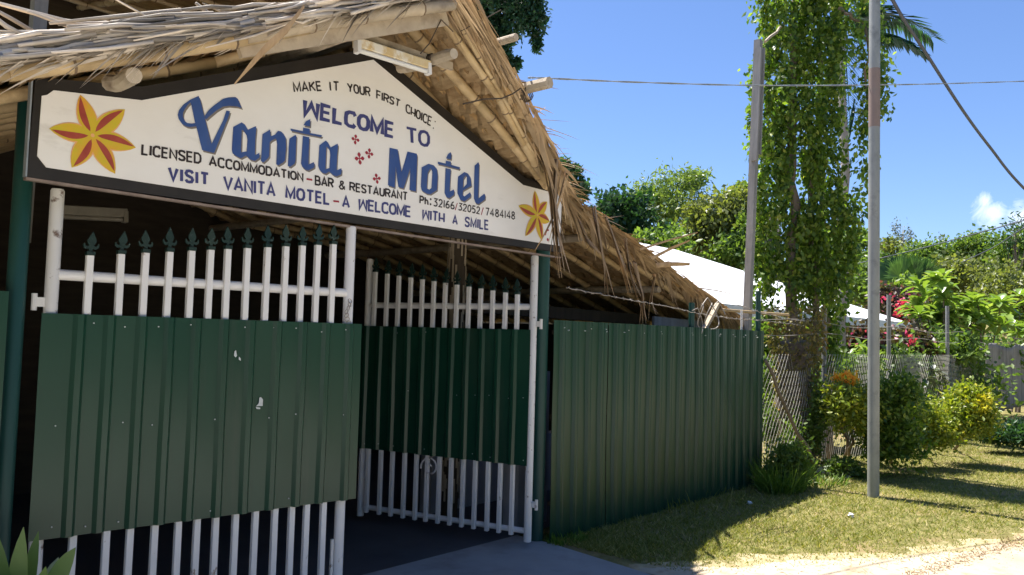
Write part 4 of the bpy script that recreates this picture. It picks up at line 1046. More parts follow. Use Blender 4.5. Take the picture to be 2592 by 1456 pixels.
for zz_ in (1.78, 1.95):
    mb = MB(); mb.tube([(x, cly(x) + .02, zz_ + .03 * math.sin(x * 1.7 + zz_ * 9)) for x in np.arange(4.2, 22, .3)], .004, 4); mb.build('top_wire', 'barb', cl)
# shade cloth hung on the fence at far right
mb = MB(); vs = []; fs = []; nx, nz_ = 34, 14
for i in range(nx + 1):
    X = 14.4 + 8.0 * i / nx
    for k in range(nz_ + 1):
        z = .28 + (1.74 + .05 * math.sin(X * 2.2) - .28) * k / nz_
        vs.append((X, cly(X) - .06 + .05 * math.sin(X * 7 + .4 * math.sin(z * 3)) + .02 * math.sin(X * 19), z))
for i in range(nx):
    for k in range(nz_): q = i * (nz_ + 1) + k; fs.append((q, q + nz_ + 1, q + nz_ + 2, q + 1))
mb.add(vs, fs); o = mb.build('shade_cloth', 'cloth', smooth=True); md = o.modifiers.new('s', 'SOLIDIFY'); md.thickness = .004
tag(o, 'grey shade cloth hanging in folds on the fence at far right', 'cloth')
st = MB(); wobble_tube(st, onY(-.05, 1925, 905), onY(-.2, 2062, 1195), .02, .026, 7, 8, .05, 6); tag(st.build('leaning_log', 'bark', smooth=True), 'dark leaning branch propped against chain-link beside green fence', 'branch')

# ------------------------------------------------------------------ vegetation
def blob_px(dep, x, y, rx_px, ry_px, n, depth_r=None):
    c = at(dep, x, y); s_ = dep / F_PX * K
    rx = rx_px * s_; rz_ = ry_px * s_
    return (c[0], c[1], c[2], rx, depth_r or rx, rz_, n)
fwd = np.array([HX, HY, 0]); rgt = np.array([HY, -HX, 0])
# vine-hung mast trees
def vine_tree(label, dep, pxc, base_y, strands, seed, stems):
    rng = np.random.default_rng(seed)
    base = onZ(pxc, base_y); dep = float((base - CAMP) @ fwd) if dep is None else dep
    base = at(dep, pxc, base_y); base[2] = 0
    t = thing('vine_covered_tree', label, 'tree', base, 'vine hung trees behind the fence')
    mb = MB()
    for s_, (x0, y0, x1, y1, r0_, r1_) in enumerate(stems): wobble_tube(mb, at(dep, x0, y0), at(dep, x1, y1), r0_, r1_, 8, 8, .07, seed + s_)
    mb.build('trunk', 'bark', t, smooth=True)
    c = []; dd = []
    for (x, ya, yb, w, nclump) in strands:              # hanging curtains between ya and yb
        sc = dep / F_PX * K
        for k in range(max(2, int(nclump / 17))):
            ang = rng.uniform(0, 6.28); rad = math.sqrt(rng.uniform(.02, 1)) * w; xr = x + rad * math.cos(ang); dr_ = fwd * (rad * math.sin(ang) * sc)
            yy = ya + (yb - ya) * rng.uniform(0, .3); ye = yb - (yb - ya) * (rng.uniform(0, .35) ** 1.5)
            while yy < ye:
                seg = rng.uniform(40, 130); p_ = at(dep, xr + rng.normal() * 3, yy) + dr_
                ln = seg * sc; nl = int(ln * rng.uniform(110, 230)); rw = rng.uniform(.03, .10)
                tt = rng.uniform(0, 1, (nl, 1)); c.append(p_[None] + np.array([[0, 0, -1.0]]) * tt * ln + rng.normal(size=(nl, 3)) * np.array([rw, rw, .03]))
                yy += seg + (rng.uniform(15, 80) if rng.uniform() < .55 else 0)
    c = np.concatenate(c)
    leaves('crown', c, .083, .62, 'vine', t, rng=rng, droop=1.1, spread=.8)
    return t, dep
vt, vd = vine_tree('broad tall tree smothered in hanging green vines behind the fence end', 11.3, 1995, 1185,
   [(1960, -120, 300, 62, 170), (2010, -120, 420, 70, 200), (2080, -140, 330, 62, 170), (1940, 250, 720, 44, 170), (1990, 480, 720, 55, 170), (2075, 260, 760, 50, 190), (2040, 560, 700, 46, 100), (2120, 440, 690, 42, 90), (2120, -120, 120, 60, 90), (1905, 100, 420, 12, 16), (1905, 520, 620, 12, 12)],
   41, [(1995, 1190, 1988, 700, .11, .08), (1988, 700, 1992, 320, .08, .06), (1992, 320, 2010, -100, .07, .05), (2050, 900, 2035, 300, .05, .04)])
vine_tree('slender vine column hanging beside the steel pole\'s left', 11.8, 2080, 1180,
   [(2088, 560, 900, 30, 80), (2080, 740, 950, 24, 40), (2120, 560, 740, 36, 50)], 42, [(2085, 1180, 2078, 700, .07, .05), (2078, 700, 2060, 100, .05, .04)])
vine_tree('thin broken vine strand dangling just behind the steel pole', 11.0, 2190, 1170,
   [(2170, -60, 130, 42, 60), (2180, 90, 300, 26, 44), (2172, 280, 440, 11, 13), (2225, 100, 210, 22, 14), (2222, 190, 300, 10, 6)], 43, [(2110, 20, 2175, 60, .03, .02), (2175, 60, 2182, 300, .02, .012)])
rng = np.random.default_rng(5)
iv = thing('ivy_stump', 'thick trunk foot wrapped in dry brownish vines behind the chain-link', 'tree stump', at(11.0, 1995, 1180) * np.array([1, 1, 0]))
mb = MB(); wobble_tube(mb, at(11.0, 2000, 1215), at(11.0, 1995, 860), .26, .2, 12, 6, .05, 3); mb.build('trunk', 'bark', iv, smooth=True)
c = []
for k in range(3600):
    y = rng.uniform(770, 1195); w = 50 if y > 880 else 62; a_ = rng.uniform(0, 6.28)
    c.append(at(11.0, 2003 + w * math.cos(a_), y) + fwd * w * .0053 * math.sin(a_) + rng.normal(size=3) * .03)
leaves('foliage', c, .07, .5, 'ivy', iv, rng=rng, droop=.8, spread=.8)
def fronds(name, label, cat, root, specs, m, nleaf=34, lw=.022, group=None):
    """pinnate fronds: (tip point, sag, leaflet length)"""
    t = thing(name, label, cat, root, group); V_ = []; F_ = []
    mb = MB(); rg = np.random.default_rng(int(abs(root[0] * 100)))
    for (a0, tip, sag, ll) in specs:
        a0 = np.array(a0, float); tip = np.array(tip, float); ax = tip - a0; pts = []
        for k in range(13):
            u = k / 12; pts.append(a0 + ax * u + np.array([0, 0, sag * 4 * u * (1 - u)]))
        mb.tube(pts, [.018 * (1 - .8 * k / 12) for k in range(13)], 5)
        sd = np.cross(ax, [0, 0, 1]); sd /= np.linalg.norm(sd); axn = ax / np.linalg.norm(ax)
        for k in range(nleaf):
            u = .12 + .88 * k / nleaf; i = min(int(u * 12), 11); c_ = pts[i] + (pts[i + 1] - pts[i]) * (u * 12 - i)
            for s_ in (-1, 1):
                d = sd * s_ + axn * .75 + np.array([0, 0, -.55 + rg.uniform(-.3, .3)]); d /= np.linalg.norm(d); L = ll * (1 - .5 * u) * rg.uniform(.8, 1.1)
                wv = np.cross(d, [0, 0, 1]); wv /= np.linalg.norm(wv); b_ = len(V_)
                m1 = c_ + d * L * .5; V_ += [c_, m1 + wv * lw, c_ + d * L + np.array([0, 0, -.1 * L]), m1 - wv * lw]; F_ += [(b_, b_ + 1, b_ + 2), (b_, b_ + 2, b_ + 3)]
    mb.build('frond_stem', 'palm', t); npmesh('frond_leaflets', np.array(V_), np.array(F_), m, t); return t
pr = at(16, 2120, 60)
fronds('coconut_palm', 'palm frond tips reaching past the steel pole into the sky', 'palm', (pr[0], pr[1], 0), [(pr, at(16, 2345, 95), .35, .85), (pr, at(16, 2260, -40), .3, .8), (at(16, 2180, 90), at(15.6, 2325, 135), .18, .5), (pr, at(16, 2230, 30), .2, .7), (at(16, 2150, 250), at(16, 2135, 335), .0, .45), (pr, at(16.2, 2140, 330), .1, .6)], 'darkblue', 40, .034)
mb = MB(); wobble_tube(mb, (pr[0], pr[1], 0), pr, .1, .08, 8, 8, .1, 2)
o = mb.build('trunk', 'barkpale', smooth=True); o.parent = bpy.data.objects['coconut_palm']
for v in o.data.vertices: v.co = v.co - Vector((float(pr[0]), float(pr[1]), 0))

# big dark tree behind the roof
b1 = [blob_px(15, 1270, 20, 80, 75, 34), blob_px(15, 1330, 30, 46, 62, 22), blob_px(15, 1250, 110, 50, 60, 18), blob_px(15, 1290, 165, 18, 25, 6), blob_px(15, 1235, 90, 50, 50, 14), blob_px(15, 1265, 150, 22, 35, 8), blob_px(15, 1345, 100, 16, 40, 5), blob_px(15, 1200, -60, 170, 90, 40), blob_px(15, 1200, 40, 60, 90, 18)]
bb = at(15, 1190, 900); bb[2] = 0
tree('shade_tree', 'dark leafy tree overhanging behind the thatch peak at top', 'tree', bb, b1, .10, .5, 'darkblue', 85, (.25, .1), seed=51, spread=.22, droop=.7, limbs=0, trunk_top=at(15, 1150, 60))
# trees left of the vine columns, beyond the house
def bg_tree(name, label, dep, blobs, L, m, per=46, seed=1, wd=.6, group='trees on the hillside beyond the house', base=None, spread=.24, bark='bark', trunk=(.3, .12), limbs=5, droop=.1, shell=.5):
    bl = [blob_px(dep, *b_) for b_ in blobs]
    bs = at(dep, blobs[0][0], 850); bs[2] = 0
    return tree(name, label, 'tree', bs, bl, L, wd, m, per, trunk, bark, group, limbs, seed, spread, droop, shell)
bg_tree('hill_tree', 'dark round-crowned tree just right of the thatch slope', 44, [(1575, 535, 70, 62, 46), (1530, 585, 60, 60, 30), (1610, 600, 70, 50, 34)], .34, 'dark', seed=61)
bg_tree('bamboo_clump', 'feathery light green bamboo crown rising above the other hill trees', 52, [(1690, 500, 70, 60, 44), (1735, 455, 45, 28, 20), (1640, 490, 50, 34, 20), (1720, 550, 80, 60, 40)], .36, 'lime', seed=62, wd=.32, spread=.3, limbs=9)
bg_tree('hill_tree', 'olive bushy tree on the hillside left of the timber pole', 48, [(1800, 560, 75, 70, 44), (1855, 530, 50, 55, 26), (1760, 600, 60, 50, 24)], .34, 'olive', seed=63)
bg_tree('hill_tree', 'yellowish crown peeping out beside the timber pole', 50, [(1862, 490, 36, 26, 20), (1845, 520, 40, 30, 14)], .3, 'lime', seed=64)
bg_tree('hill_tree', 'small bright green tree above the white roof\'s left', 40, [(1680, 615, 60, 40, 26), (1620, 615, 36, 34, 14)], .3, 'mid', seed=65)
bg_tree('hill_tree', 'dark leaves showing in the notch above the thatch slope', 30, [(1425, 445, 30, 34, 14), (1452, 475, 26, 24, 10), (1400, 430, 30, 30, 8)], .24, 'dark', seed=66)
bg_tree('hill_tree', 'low dark green scrub tree against the shaded rock face', 46, [(1840, 640, 60, 44, 26), (1880, 600, 40, 60, 20)], .32, 'mid', seed=67)
# rock bank
mb = MB(); vs = []; fs = []; nx, ny = 30, 12
for i in range(nx + 1):
    for k in range(ny + 1):
        q = at(54 + 3 * k / ny, 1480 + 480 * i / nx, 760 - 205 * k / ny * (.8 + .25 * math.sin(i * .7))); w_ = noise2(i * .9, k * .8) * .6
        vs.append((q[0] + w_ * .6, q[1] + w_, q[2] + .3 * w_))
for i in range(nx):
    for k in range(ny): q = i * (ny + 1) + k; fs.append((q, q + ny + 1, q + ny + 2, q + 1))
mb.add(vs, fs); tag(mb.build('cliff', 'rock', smooth=True), kind='structure')
# hill at right and its forest
mb = MB(); vs = []; fs = []; nx, ny = 40, 14
for i in range(nx + 1):
    for k in range(ny + 1):
        x = 1400 + 1700 * i / nx; rise = 3.0 + 2.2 * math.sin(i * .35) + (1.6 if i > 26 else 0)
        base_ = at(40 + 6 * k, x, 870); u = k / ny
        vs.append((base_[0], base_[1], -.4 + (rise + 4.0) * (3 * u * u - 2 * u * u * u) + .3 * noise2(i * .8, k * .7)))
for i in range(nx):
    for k in range(ny): q = i * (ny + 1) + k; fs.append((q, q + ny + 1, q + ny + 2, q + 1))
mb.add(vs, fs); tag(mb.build('hill', 'lawn', smooth=True), kind='structure')
rightf = [
 ('mid green tree just left of steel pole on the skyline', 60, [(2150, 640, 46, 50, 26), (2175, 600, 30, 26, 12)], 'mid', 71),
 ('olive rounded tree right of steel pole below the bare pair', 62, [(2260, 650, 60, 44, 30), (2220, 625, 34, 26, 14)], 'olive', 72),
 ('broad green tree in the middle of the right skyline', 58, [(2350, 655, 70, 44, 34), (2330, 635, 40, 22, 12)], 'mid', 73),
 ('darker green tree topping the skyline near the power lines', 56, [(2470, 640, 60, 55, 34), (2440, 620, 34, 26, 14)], 'mid', 74),
 ('tall green tree at the far right edge of the skyline', 52, [(2560, 640, 60, 62, 40), (2610, 620, 50, 60, 20)], 'mid', 75),
 ('low olive tree under the right skyline behind the broad leaves', 46, [(2420, 700, 80, 50, 40), (2350, 710, 60, 40, 26)], 'olive', 76),
 ('low leafy tree at far right above the shade cloth', 40, [(2540, 740, 80, 70, 50), (2590, 790, 60, 70, 26)], 'olive', 77),
 ('pale green tree behind the fan palm beside steel pole', 44, [(2200, 690, 60, 50, 34), (2160, 720, 50, 50, 24)], 'mid', 78),
 ('dense shrubby tree between bougainvillea and right skyline', 36, [(2270, 730, 70, 46, 40), (2340, 760, 60, 46, 26)], 'mid', 79),
]
for lb, dp, bl, m_, sd in rightf: bg_tree('hill_tree', lb, dp, bl, .30 if dp > 45 else .24, m_, seed=sd, per=52)
bg_tree('bare_tree', 'thin grey feathery tree, taller of two on the right skyline', 75, [(2258, 590, 18, 34, 14), (2285, 600, 16, 28, 9)], .3, 'grey', per=16, seed=81, wd=.3, spread=.3, limbs=10, bark='barkpale', trunk=(.16, .06))
bg_tree('bare_tree', 'small grey feathery tree, shorter of two on the right skyline', 75, [(2360, 618, 22, 24, 14)], .3, 'grey', per=16, seed=82, wd=.3, spread=.3, limbs=8, bark='barkpale', trunk=(.16, .06))
bg_tree('bare_tree', 'dark spiky treetop crossing the power lines at the right edge', 50, [(2565, 575, 30, 34, 12), (2540, 600, 24, 20, 7)], .3, 'dark', per=18, seed=83, wd=.3, spread=.32, limbs=10, trunk=(.14, .05))
rng = np.random.default_rng(90)                        # far wood that reads as one mass
c = []
for i in range(900):
    x = rng.uniform(1480, 2750); dp = rng.uniform(62, 80); yy = rng.uniform(650, 800)
    p_ = at(dp, x, yy); c.append(p_[None] + rng.normal(size=(26, 3)) * np.array([.9, .9, .6]))
tag(leaves('far_wood', np.concatenate(c), .42, .6, 'olive', rng=rng), 'unbroken woodland covering the far hillside', 'woodland', kind='stuff')
# fan palm
fp = at(28, 2285, 720)
t = thing('fan_palm', 'fan palm with upright dark green blades behind the steel pole', 'palm', (fp[0], fp[1], 0)); V_ = []; F_ = []; rg = np.random.default_rng(4)
for k in range(16):
    a_ = rg.uniform(-1.15, 1.15); tilt = rg.uniform(-.5, .5); hub = fp + rgt * math.sin(a_) * .55 + np.array([0, 0, math.cos(a_) * .45]) + fwd * tilt * .4
    for j in range(15):
        b_ = a_ + (j - 7) * .12; d = rgt * math.sin(b_) + np.array([0, 0, math.cos(b_)]) + fwd * tilt; d /= np.linalg.norm(d); L = rg.uniform(.6, .85); wv = np.cross(d, fwd); wv /= np.linalg.norm(wv)
        i0 = len(V_); V_ += [hub, hub + d * L * .6 + wv * .035, hub + d * L, hub + d * L * .6 - wv * .035]; F_ += [(i0, i0 + 1, i0 + 2), (i0, i0 + 2, i0 + 3)]
npmesh('fronds', np.array(V_), np.array(F_), 'palm', t)
mb = MB(); mb.tube([(fp[0], fp[1], 0), fp], .12, 8); mb.build('trunk', 'bark', t)
# bougainvillea
bl = [blob_px(27, 2262, 775, 55, 44, 40), blob_px(27, 2225, 755, 36, 34, 20), blob_px(27, 2300, 790, 40, 40, 22)]
bs = at(27, 2260, 900); bs[2] = 0
bt = tree('bougainvillea_bush', 'dark reddish bush with a bright pink flower cluster above the white roof corner', 'bush', bs, bl, .15, .7, 'purple', 46, (.06, .03), seed=91, spread=.3)
rng = np.random.default_rng(92)
c = np.concatenate([at(26.0, x, y)[None] + rng.normal(size=(n_, 3)) * s_ for x, y, n_, s_ in ((2270, 768, 70, .13), (2264, 793, 22, .12), (2230, 752, 12, .14))])
leaves('flowers', c, .13, .8, 'pink', bt, rng=rng)
bl = [blob_px(16, 2165, 870, 44, 44, 34), blob_px(16, 2240, 862, 60, 40, 40), blob_px(16, 2295, 865, 40, 44, 26), blob_px(16, 2200, 895, 60, 30, 24)]
bs = at(16, 2230, 1000); bs[2] = 0
bt = tree('bougainvillea_bush', 'dark leafy bush with sparse pink blooms in front of the white-roofed house', 'bush', bs, bl, .1, .7, 'purple', 46, (.06, .03), seed=94, spread=.3)
c = np.concatenate([at(15.3, x, y)[None] + rng.normal(size=(n_, 3)) * s_ for x, y, n_, s_ in ((2292, 857, 22, .06), (2160, 842, 6, .1), (2232, 842, 5, .1))])
leaves('flowers', c, .08, .8, 'pink', bt, rng=rng)
# broad-leaved shrub in rosettes
rng = np.random.default_rng(93)
def rosettes(name, label, dep, px_list, base_px, L, m, seed, nl=12, wd=.42, cat='shrub', jit=.25):
    rg = np.random.default_rng(seed); bs = at(dep, *base_px); bs[2] = 0
    t = thing(name, label, cat, bs); V_ = []; mb = MB(); Fv = []
    for (x, y) in px_list:
        p_ = at(dep + rg.uniform(-.8, .8), x, y)
        if rg.uniform() < .4: wobble_tube(mb, bs + np.array([rg.uniform(-.15, .15), rg.uniform(-.15, .15), 0]), p_, .03, .012, 6, 5, .08, int(x))
        for k in range(nl):
            a_ = k * 2.4 + rg.uniform(-.3, .3); el = rg.uniform(-.35, 1.1); d = np.array([math.cos(a_) * math.cos(el), math.sin(a_) * math.cos(el), math.sin(el)]); l_ = L * rg.uniform(.7, 1.15)
            wv = np.cross(d, [0, 0, 1]); wv /= np.linalg.norm(wv); up_ = np.cross(wv, d); q = p_ + rg.normal(size=3) * .04 * jit; i0 = len(V_)
            row = []
            for s_, (u, w) in enumerate(((0, .06), (.3, .7), (.6, 1.0), (.85, .62), (1.0, .04))):
                c_ = q + d * l_ * u + np.array([0, 0, -.32 * l_ * u * u]); ww = l_ * wd * .5 * w
                V_ += [c_ + wv * ww + up_ * ww * .35, c_, c_ - wv * ww + up_ * ww * .35]
            for s_ in range(4):
                a0 = i0 + 3 * s_; Fv += [(a0, a0 + 1, a0 + 4, a0 + 3), (a0 + 1, a0 + 2, a0 + 5, a0 + 4)]
    mb.build('stem', 'bark', t); npmesh('foliage', np.array(V_), np.array(Fv), m, t); return t
pts = [(2330 + rng.uniform(-42, 50), 735 + rng.uniform(-35, 60)) for _ in range(13)] + [(2350 + rng.uniform(-50, 60), 800 + rng.uniform(-20, 40)) for _ in range(11)]
rosettes('broadleaf_shrub', 'sunlit shrub with large glossy leaves above the fence, nearest steel pole', 17.5, pts, (2350, 1000), .42, 'big', 94)
pts = [(2470 + rng.uniform(-60, 60), 800 + rng.uniform(-50, 45)) for _ in range(22)] + [(2440, 800), (2420, 770)]
rosettes('broadleaf_shrub', 'sunlit shrub with large glossy leaves above the fence, at photo\'s right', 19, pts, (2470, 1000), .44, 'big', 95)
pts = [(2560 + rng.uniform(-30, 60), 790 + rng.uniform(-50, 60)) for _ in range(14)]
rosettes('broadleaf_shrub', 'large-leaved shrub cut by the photo\'s right edge above the cloth', 21.5, pts, (2560, 1000), .46, 'big', 96)
rosettes('broadleaf_plant', 'small pale rosette plants peeping over the chain-link top', 15.5, [(2330, 875), (2355, 880), (2305, 885), (2230, 895), (2250, 912)], (2330, 1000), .26, 'big', 97)
rosettes('broadleaf_plant', 'low light green plant beside steel pole just over the mesh', 13.2, [(2165, 870), (2180, 885), (2200, 905)], (2170, 1000), .22, 'big', 98)
rosettes('broadleaf_plant', 'grey green leafy plant behind the mesh right of steel pole', 14.6, [(2345, 935), (2330, 955), (2360, 950), (2310, 920)], (2340, 1050), .24, 'grey', 99)
# dark hedge mass behind the fence so the mesh reads against shade
bl = [blob_px(16.4, 2330, 900, 60, 60, 34), blob_px(16.6, 2380, 880, 70, 50, 34), blob_px(20.5, 2480, 890, 80, 50, 34), blob_px(24, 2570, 900, 70, 50, 24), blob_px(17, 2420, 960, 90, 70, 50), blob_px(15.2, 2270, 960, 60, 80, 50)]
bs = at(17, 2440, 1000); bs[2] = 0
tree('dark_hedge', 'dense dark shrubbery in shade behind the chain-link at right', 'hedge', bs, bl, .14, .5, 'mid', 40, (.06, .03), seed=101, spread=.3)
bl = [blob_px(13, 1960, 960, 60, 80, 40), blob_px(13, 2060, 1010, 70, 90, 50), blob_px(13, 2130, 960, 60, 70, 40), blob_px(13, 2180, 1040, 60, 80, 36), blob_px(13.4, 1940, 860, 50, 60, 26)]
bs = at(13, 2060, 1100); bs[2] = 0
tree('dark_hedge', 'shaded green shrubbery behind the chain-link left of steel pole', 'hedge', bs, bl, .12, .5, 'mid', 44, (.06, .03), seed=102)
# shrubs in front of the fence
def shrub(label, dep, blobs, L, m, seed, base, per=50, wd=.5, name='garden_shrub', droop=0, group='shrubs along the fence', spread=.36):
    bl = [blob_px(dep, *b_) for b_ in blobs]; bs = onZ(*base)
    return tree(name, label, 'shrub', bs, bl, L, wd, m, per, (.025, .012), 'bark', group, 7, seed, spread, droop, .3)
shrub('tall dark green shrub right behind the steel pole', 10.4, [(2240, 1030, 62, 68, 60), (2245, 1110, 62, 60, 50), (2200, 1080, 34, 80, 26), (2270, 975, 40, 30, 20)], .07, 'vine', 111, (2240, 1168))
shrub('leafy yellow-green shrub under the orange blooms left of steel pole', 10.3, [(2130, 1010, 52, 40, 40), (2165, 1040, 40, 44, 30), (2120, 1050, 30, 30, 14)], .065, 'croton', 112, (2140, 1165))
ob = shrub('bright orange flower cluster above the shrub left of steel pole', 10.5, [(2120, 950, 24, 14, 12), (2140, 958, 14, 10, 6)], .06, 'orange', 113, (2120, 1160), per=22, name='flower_cluster', group=None)
shrub('lime green low shrub between steel pole and the yellow bush', 11.2, [(2330, 1060, 48, 48, 44), (2300, 1090, 34, 40, 24), (2355, 1090, 34, 36, 22)], .065, 'croton', 114, (2320, 1150))
yb = shrub('bright yellow-topped bush on a thin stem before the grey cloth', 11.6, [(2430, 1030, 56, 48, 60), (2400, 1065, 50, 36, 36), (2460, 1060, 40, 36, 30), (2440, 990, 40, 24, 20)], .07, 'croton', 115, (2400, 1132))
leaves('bright_tips', clumps([blob_px(11.4, 2460, 1022, 30, 30, 20)], 22, np.random.default_rng(6)), .06, .5, 'yellow', yb)
shrub('dark green plants at the far right foot of the cloth', 13, [(2530, 1090, 50, 18, 30), (2575, 1085, 36, 24, 18), (2480, 1092, 30, 14, 12)], .1, 'dark', 116, (2520, 1100), wd=.3)
shrub('small weedy plant at the foot of the mesh left of steel pole', 10.2, [(2120, 1180, 34, 22, 20), (2150, 1190, 26, 18, 12)], .06, 'mid', 117, (2120, 1205))
shrub('leafy dark strip growing up the mesh by the timber post', 10.6, [(2000, 1120, 30, 60, 26), (2060, 1060, 24, 80, 26), (1935, 1080, 20, 70, 18)], .06, 'mid', 118, (2010, 1190))
# grass tufts
def tuft(label, centre, n_, h, spread, m, seed, name='grass_tuft', w=.012):
    rg = np.random.default_rng(seed); c0 = np.array([centre[0], centre[1], 0.]); items = []
    for i in range(n_):
        a_ = rg.uniform(0, 6.28); r = spread * math.sqrt(rg.uniform(0, 1)); p_ = c0 + np.array([r * math.cos(a_), r * math.sin(a_) * .6, 0])
        d = (math.cos(a_) * .5 + rg.normal() * .25, math.sin(a_) * .5 + rg.normal() * .25, 1.2); items.append((p_, d, h * rg.uniform(.45, 1.1), w * rg.uniform(.6, 1.3), rg.uniform(.1, .7), rg.uniform(-3, 3)))
    o = strips(name, items, m, None); return tag(o, label, 'grass')
g1 = onZ(1968, 1235); tuft('tall bright green grass clump at the right end of green fence', g1, 620, .5, .36, 'weed', 121, w=.011)
shrub('leafy light green weed bush growing in the grass clump at the fence end', 9.4, [(1985, 1150, 34, 40, 22), (1955, 1180, 30, 34, 16), (2010, 1185, 26, 30, 14)], .07, 'mid', 119, (1985, 1225), per=40, wd=.4, name='weed_bush', group=None, spread=.4)
g1 = onZ(1425, 1362); tuft('small weeds at the foot of green fence beside the driveway', g1, 160, .12, .22, 'weed', 122)
g1 = onZ(1760, 1262); tuft('thin dry grass wisps along the shaded foot of green fence', g1, 260, .2, .75, 'grass', 123, w=.007)
g1 = onZ(2060, 1215); tuft('scruffy weeds under the mesh between fence end and steel pole', g1, 220, .16, .5, 'weed', 124)
# lily by the gate
ly = thing('striped_lily', 'variegated lily with pale striped leaves at bottom left by the gate', 'plant', (-3.95, -.35, 0)); V_ = []; F_ = []; rg = np.random.default_rng(8)
for (tx, tz, Y, wdt, arch) in ((-3.98, .56, -.34, .075, .02), (-3.80, .46, -.42, .08, .13), (-3.82, .40, -.30, .06, .10), (-4.12, .48, -.36, .07, .06), (-3.86, .33, -.50, .075, .12), (-4.16, .36, -.46, .07, .10), (-3.95, .43, -.52, .07, .08), (-3.90, .52, -.28, .06, .05), (-4.06, .40, -.50, .08, .10), (-3.78, .30, -.36, .06, .12), (-4.05, .52, -.28, .06, .04)):
    tip = np.array([tx, Y, tz + .25]); b0 = np.array([-4.0 + rg.uniform(-.04, .05), -.36 + rg.uniform(-.04, .04), .05]); i0 = len(V_); midp = b0 * .45 + tip * .55 + np.array([0, 0, arch * 1.3])
    ph = rg.uniform(-.5, .5)
    for k in range(10):
        u = k / 9; c_ = (1 - u) ** 2 * b0 + 2 * u * (1 - u) * midp + u * u * tip; ww = wdt * .55 * (math.sin(math.pi * u ** 1.25) ** .9 + .08 * (1 - u)) if u < 1 else .001
        sd = np.array([.78, -.55, .25 * math.sin(ph * 4)]); V_ += [c_ + sd * ww + np.array([0, 0, ww * .45]), c_, c_ - sd * ww + np.array([0, 0, ww * .45])]
    for k in range(9): a0 = i0 + 3 * k; F_ += [(a0, a0 + 1, a0 + 4, a0 + 3), (a0 + 1, a0 + 2, a0 + 5, a0 + 4)]
npmesh('leaves', np.array(V_), np.array(F_), 'lily', ly)

# ------------------------------------------------------------------ lawn, litter
rng = np.random.default_rng(77); Nb = 115000
u = rng.uniform(0, 1, Nb) ** 1.25; X = -.05 + 17 * u; Yv = rng.uniform(0, 1, Nb)
edge = np.array([road_edge(x) for x in X]) + .10 * np.sin(X * 1.87 + 1.3) + rng.normal(size=Nb) * .09
Y = .0 + (edge - .12 - .0) * Yv
dens = .72 + .28 * np.sin(X * 3.1 + 1.7 * np.sin(Y * 2.9)) * np.sin(Y * 4.3 + X)
near = np.clip((Y - edge) / .55, 0, 1)
keep = (rng.uniform(0, 1, Nb) < np.clip(dens, .3, 1) * (.25 + .75 * near)) & ~((X < .05) & (Y < -.0))
X, Y, near = X[keep], Y[keep], near[keep]; n_ = len(X)
h = rng.uniform(.014, .042, n_) * (.6 + .5 * near); a_ = rng.uniform(0, 6.28, n_); w = rng.uniform(.003, .0065, n_)
c0 = np.stack([X, Y, np.zeros(n_)], 1); sd = np.stack([np.cos(a_), np.sin(a_), np.zeros(n_)], 1) * w[:, None]
ln = np.stack([rng.normal(size=n_) * .9, rng.normal(size=n_) * .9, np.ones(n_)], 1) * h[:, None]
V = np.stack([c0 - sd, c0 + sd, c0 + ln], 1).reshape(-1, 3); Fg = np.arange(3 * n_).reshape(-1, 3)
o = npmesh('lawn_grass', V, Fg, 'grass'); tag(o, 'short mown lawn grass between fence and road', 'grass', kind='stuff')
items = []; rg = np.random.default_rng(12); pa, pb_ = onZ(2290, 1450), onZ(2600, 1352)
for i in range(900):
    t_ = rg.uniform(); p_ = pa + (pb_ - pa) * t_ + np.array([rg.normal() * .05, rg.normal() * .05, 0]); p_[2] = .004
    items.append((p_, (rg.normal(), rg.normal(), rg.uniform(.1, .9)), rg.uniform(.015, .05), rg.uniform(.003, .007), .2, rg.uniform(-3, 3)))
for i in range(700):
    X_ = rg.uniform(0, 6.5); p_ = np.array([X_, road_edge(X_) - abs(rg.normal()) * .3, .005])
    items.append((p_, (rg.normal(), rg.normal(), rg.uniform(.0, .4)), rg.uniform(.015, .06), rg.uniform(.002, .005), .1, rg.uniform(-3, 3)))
tag(strips('dry_straw', items, 'strip', None), 'loose dry straw scattered on the sandy road edge', 'straw', kind='stuff')
def crumple(name, label, p_, r, m, seed, cat='litter'):
    bm = bmesh.new(); bmesh.ops.create_icosphere(bm, subdivisions=2, radius=r); rr_ = random.Random(seed)
    for v in bm.verts: v.co = v.co * rr_.uniform(.6, 1.15); v.co.z = v.co.z * .7 + r * .6
    me = bpy.data.meshes.new(name); bm.to_mesh(me); bm.free(); me.materials.append(M[m]); o = bpy.data.objects.new(name, me); COL.objects.link(o); o.location = (float(p_[0]), float(p_[1]), 0); return tag(o, label, cat)
crumple('paper_scrap', 'crumpled white paper scrap lying on the sunny lawn', onZ(2140, 1302), .035, 'paper', 1)
crumple('paper_scrap', 'pale litter scrap in shade near the green fence\'s right end', onZ(1885, 1270), .03, 'paper', 2)
for i, (x, y, r, lb) in enumerate(((2065, 1192, .07, 'pale stone at the mesh foot, leftmost of the three'), (2088, 1198, .05, 'small pale stone between two others at the mesh foot'), (2050, 1165, .05, 'pale stone farther back at the mesh foot'))): crumple('garden_stone', lb, onZ(x, y), r, 'stone', 10 + i, 'stone')
mb = MB(); wobble_tube(mb, onZ(2470, 1106), onZ(2575, 1104), .05, .035, 7, 6, .08, 5); o = mb.build('fallen_branch', 'barkpale', smooth=True); o.location.z += .04
tag(o, 'pale fallen branch on the grass before far right plants', 'branch')

